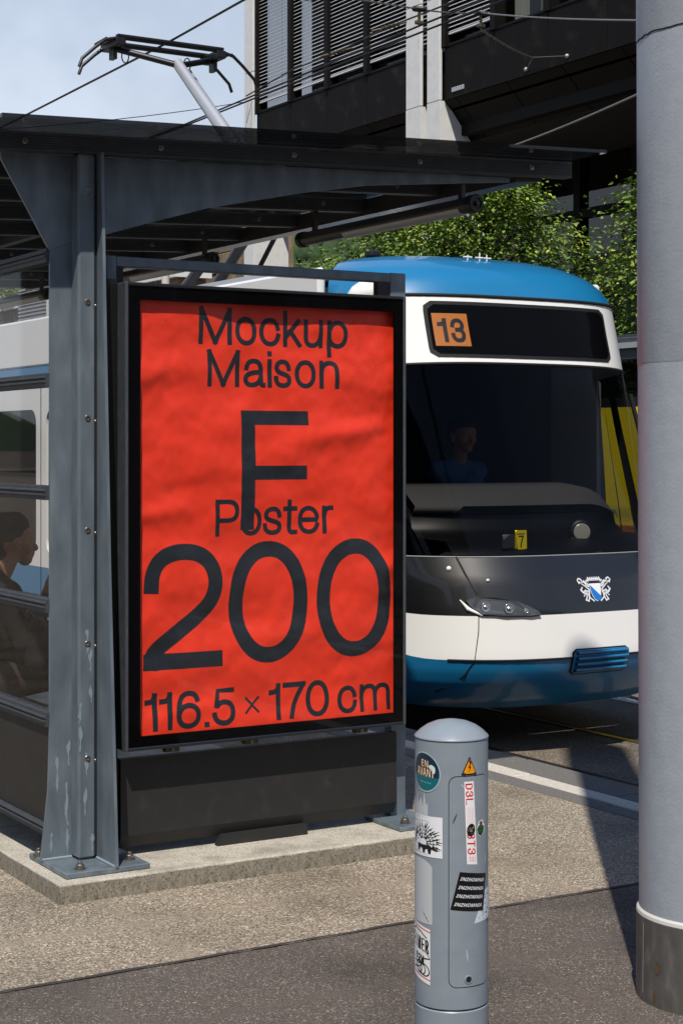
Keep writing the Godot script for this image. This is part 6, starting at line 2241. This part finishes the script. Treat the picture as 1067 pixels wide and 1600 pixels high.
	f2.quad(P(12.095, 0.5, 14.7), P(12.095, 0.5, 12.55), P(12.095, 2.17, 12.55), P(12.095, 2.17, 14.7), Vector3(-1, 0, 0))
	put("poster_face", f2, print_mat("yellow_print", im, 0.5), yb)

func build_behind() -> void:
	# unseen side of the square; house added to darken what the glass mirrors
	var t2 := thing("square_house", "long grey house on the far side of the square, unseen, added for the shelter glass to mirror", "building", P(-40, -0.25, 40))
	var w2 := MB.new()
	w2.slab(-52, -0.25, -20, -36, 14.0, 110)
	put("wall", w2, M.house_wall, t2)
	var rf2 := MB.new()
	rf2.prism(PackedVector3Array([P(-35.4, 14.0, -21), P(-44, 18.0, -21), P(-52.6, 14.0, -21)]), P(0, 0, 132))
	put("roof", rf2, M.slate, t2)
	for j in 4:
		for k in 30:
			var m := MB.new()
			m.slab(-36.05, 2.0 + j * 3.1, -18.0 + k * 4.2, -35.97, 4.0 + j * 3.1, -16.3 + k * 4.2, 0.02)
			put("window", m, M.black_print, t2)
	var dk2 := [Color(0.02, 0.05, 0.01), Color(0.07, 0.12, 0.02), Color(0.14, 0.17, 0.03)]
	for k in 6:
		tree("square_tree", ["dark tree before the square house, nearest the camera side", "dark tree before the square house, second along", "dark tree before the square house, third along", "dark tree before the square house, fourth along", "dark tree before the square house, fifth along", "dark tree before the square house, farthest down the street"][k], "trees on the square behind", P(-25, -0.1, 2 + k * 11.0), 10.5, 1.5, 4.6, 5000, 0.45, 600 + k, dk2)
	# near side of the square, unseen; house added to darken reflections in the panes
	var t := thing("corner_house", "grey brown house across the square, unseen, added for the glass panes to mirror", "building", P(-6, -0.25, -34))
	var w := MB.new()
	w.slab(-70, -0.25, -46, 34, 15.0, -34)
	put("wall", w, M.house_wall, t)
	var rf := MB.new()
	rf.prism(PackedVector3Array([P(-71, 15.0, -33.4), P(-71, 19.0, -40), P(-71, 15.0, -46.6)]), P(106, 0, 0))
	put("roof", rf, M.slate, t)
	for j in 4:
		for k in 26:
			var m := MB.new()
			m.slab(-68.0 + k * 4.0, 2.2 + j * 3.3, -34.02, -66.4 + k * 4.0, 4.2 + j * 3.3, -33.96, 0.02)
			put("window", m, M.tram_glass if false else M.black_print, t)
	var dk := [Color(0.02, 0.05, 0.01), Color(0.07, 0.12, 0.02), Color(0.14, 0.17, 0.03)]
	for k in 5:
		tree("square_tree", ["broad dark tree before the corner house, far out on the square", "broad dark tree before the corner house, outer one of the middle", "broad dark tree before the corner house, middle of the row", "broad dark tree before the corner house, inner one of the middle", "broad dark tree before the corner house, next to the track"][k], "trees on the square behind", P(-34 + k * 11.0, -0.1, -24), 10.5, 2.5, 4.2, 5000, 0.42, 500 + k, dk)

# ---------------------------------------------------------------- overhead line
func sag(a: Vector3, b: Vector3, drop: float, n := 14) -> PackedVector3Array:
	var p := PackedVector3Array()
	for k in n + 1:
		var t := float(k) / n
		p.append(a.lerp(b, t) - Vector3(0, drop * 4.0 * t * (1.0 - t), 0))
	return p

func ray(px: float, py: float, d: float) -> Vector3:   # a place d metres down the view, surveyed from the photograph
	var t := (px - 533.5) / 2667.0
	return P((t * 0.8572 + 0.515) * d, 1.675 + (700.0 - py) / 2667.0 * d, (0.8572 - t * 0.515) * d)

func wire(label: String, path: PackedVector3Array, r: float, bright := false) -> void:
	var m := MB.new()
	m.tube(path, PackedFloat32Array([r]), 6)
	solo("overhead_wire", m, M.wire_bright if bright else M.wire, label, "wire", "overhead wires")

func insulator(label: String, a: Vector3, dir: Vector3, s := 1.0) -> void:
	var t := thing("insulator", label, "insulator", a, "wire insulators")
	var m := MB.new()
	m.lathe(a - dir * 0.11 * s, PackedVector2Array([Vector2(0.012, 0), Vector2(0.03, 0.01), Vector2(0.014, 0.035), Vector2(0.034, 0.05), Vector2(0.014, 0.08), Vector2(0.034, 0.1), Vector2(0.014, 0.13), Vector2(0.034, 0.15), Vector2(0.014, 0.18), Vector2(0.03, 0.21), Vector2(0.012, 0.22)]), 12, dir)
	put("insulator_body", m, M.black_paint if s == 1.0 else M.brass, t)
	var c := MB.new()
	if s == 1.0:
		c.slab(a.x - 0.012, a.y - 0.13, -a.z - 0.012, a.x + 0.012, a.y, -a.z + 0.012)
		c.slab(a.x - 0.05, a.y - 0.165, -a.z - 0.02, a.x + 0.05, a.y - 0.125, -a.z + 0.02, 0.006)
	else:
		c.rod(a - dir * 0.2, a - dir * 0.1, 0.016)
		c.rod(a + dir * 0.1, a + dir * 0.22, 0.012)
	put("clamp", c, M.brass, t)

func build_wires() -> void:
	wire("contact wire over the tram, crossing the pantograph head", PackedVector3Array([P(6.95, 5.78, 6), P(6.93, 5.60, 12.6), P(6.92, 5.515, 14.75), P(6.92, 5.45, 19), P(6.9, 5.42, 60)]), 0.011)
	for k in 2:
		wire(["upper contact wire of the far track, rising past the building columns", "lower contact wire of the far track, just below its twin"][k], PackedVector3Array([P(10.0 + k * 0.1, 6.22 - k * 0.06, 8), P(10.0 + k * 0.1, 6.14 - k * 0.03, 15), P(10.0 + k * 0.05, 6.02, 20.7), P(10.0, 5.96, 40)]), 0.011)
	var ca := P(19.88, 10.3, 37.6)
	wire("thin span wire from the building end column out over the shelter roof", sag(ca, ray(-500, 222, 24.0), 0.2), 0.010)
	wire("short wire hanging on the end column of the building", sag(ca + Vector3(-0.02, -0.05, 0.25), ray(386, 192, 42.0), 0.0), 0.008)
	var i1 := ray(751, 20, 19.0)
	var i2 := ray(655, 14, 18.0)
	wire("bright span wire running to the steel mast top", sag(i1, ray(1100, 31, 12.0), 0.03), 0.009, true)
	wire("bright span wire between the two insulators", sag(i2, i1, 0.02), 0.009, true)
	wire("span wire leaving over the blinds to the sky", sag(i2, ray(420, -30, 16.0), 0.02), 0.009, true)
	var fk := ray(832, 90, 31.0)
	wire("long stay wire from insulator down to the facade fork", sag(i1 - Vector3(0, 0.18, 0), fk, 0.04), 0.011, true)
	wire("upper short stay of the facade fork", PackedVector3Array([fk, P(19.99, 8.98, 25.1)]), 0.013, true)
	wire("lower short stay of the facade fork", PackedVector3Array([fk, P(19.99, 8.97, 26.35)]), 0.013, true)
	for q in [P(19.99, 8.98, 25.1), P(19.99, 8.97, 26.35)]:
		var m := MB.new()
		m.lathe(q, PackedVector2Array([Vector2(0.04, 0), Vector2(0.04, 0.03), Vector2(0.02, 0.05), Vector2(0, 0.05)]), 12, Vector3(-1, 0, 0))
		solo("wall_anchor", m, M.aluminium, "round wall anchor at the upper stay of the fork" if q.y > 8.975 else "round wall anchor at the lower stay of the fork", "anchor", "wire anchors on the facade")
	wire("light wire sloping under the building soffit to the mast", sag(ray(740, 248, 21.0), ray(1100, 98, 13.0), 0.05), 0.010, true)
	insulator("dark insulator hanging before the twin concrete columns", i2, (i1 - i2).normalized())
	insulator("dark insulator at the top of the stay wire", i1, (i1 - i2).normalized())
	insulator("small insulator before the second blind from the building end", ray(525, 82, 22.0), Vector3(0.8, 0.25, 0.5).normalized(), 0.7)
	insulator("weathered insulator on the wire before the widest blinds", ray(607, 42, 20.0), Vector3(0.8, 0.25, 0.5).normalized(), 0.8)
	wire("dark span wire before the blinds joining two insulators", PackedVector3Array([ray(385, 150, 25.0), ray(455, 110, 23.5), ray(525, 82, 22.0), ray(607, 42, 20.0), ray(700, 6, 18.5), ray(740, -14, 18.0)]), 0.010)
	var hg := MB.new()
	var hb := P(6.93, 5.585, 13.0)
	hg.rod(hb, hb + Vector3(0, 1.6, 0), 0.008)
	hg.slab(hb.x - 0.025, hb.y - 0.02, 12.95, hb.x + 0.025, hb.y + 0.06, 13.05)
	solo("wire_hanger", hg, M.wire, "thin vertical hanger clamped to the contact wire above the pantograph", "hanger")

# ---------------------------------------------------------------- scene
func _ready() -> void:
	var cam := Camera3D.new()
	cam.name = "camera"
	cam.projection = Camera3D.PROJECTION_FRUSTUM
	cam.near = 0.1
	cam.far = 4000.0
	cam.size = 0.1 * 1600.0 / 2667.0
	cam.frustum_offset = Vector2(0, -0.1 * 100.0 / 2667.0)
	cam.position = Vector3(0, 1.675, 0)
	cam.rotation = Vector3(0, deg_to_rad(-31.0), 0)
	add_child(cam)
	cam.current = true
	var env := Environment.new()
	env.background_mode = Environment.BG_SKY
	var sm := ProceduralSkyMaterial.new()
	sm.sky_top_color = Color(0.22, 0.40, 0.66)
	sm.sky_horizon_color = Color(0.85, 0.89, 0.925)
	sm.sky_curve = 0.4
	sm.ground_bottom_color = Color(0.25, 0.23, 0.2)
	sm.ground_horizon_color = Color(0.5, 0.5, 0.48)
	sm.sky_energy_multiplier = 1.0
	sm.sun_angle_max = 4.0
	var cloud := FastNoiseLite.new()
	cloud.noise_type = FastNoiseLite.TYPE_SIMPLEX_SMOOTH
	cloud.seed = 19
	cloud.frequency = 0.017
	cloud.fractal_octaves = 5
	cloud.domain_warp_enabled = true
	cloud.domain_warp_amplitude = 40.0
	var ci := Image.create(1024, 512, false, Image.FORMAT_RGBA8)
	for j in 256:
		var up := PI * 0.5 - (j + 0.5) / 512.0 * PI
		for i in 1024:
			var az := (i + 0.5) / 1024.0 * TAU
			var d := Vector3(cos(up) * cos(az), sin(up) * 2.6, cos(up) * sin(az)) * 90.0
			var k := clampf((cloud.get_noise_3dv(d) + 0.16) * 1.9, 0.0, 1.0)
			ci.set_pixel(i, j, Color(0.62, 0.63, 0.64, k * 0.34))
	sm.sky_cover = ImageTexture.create_from_image(ci)
	sm.sky_cover_modulate = Color(1, 1, 1, 0.8)
	var sky := Sky.new()
	sky.sky_material = sm
	env.sky = sky
	env.background_energy_multiplier = 1.0
	env.tonemap_mode = Environment.TONE_MAPPER_LINEAR
	env.tonemap_exposure = 1.12
	env.sdfgi_enabled = true
	env.ssao_enabled = true
	env.ssil_enabled = true
	var we := WorldEnvironment.new()
	we.name = "world"
	we.environment = env
	add_child(we)
	var sun := DirectionalLight3D.new()
	sun.name = "sun"
	sun.light_energy = 1.55
	sun.light_color = Color(1.0, 0.968, 0.92)
	sun.light_angular_distance = 0.53
	sun.shadow_enabled = true
	add_child(sun)
	var el := deg_to_rad(56.6)
	sun.look_at_from_position(Vector3.ZERO, Vector3(0.585 * cos(el), -sin(el), -0.811 * cos(el)), Vector3.UP)
	make_materials()
	build_ground()
	build_office()
	build_far()
	build_trees()
	build_behind()
	build_shelter()
	build_poster()
	build_tram()
	build_mast()
	build_bollard()
	build_people()
	build_wires()
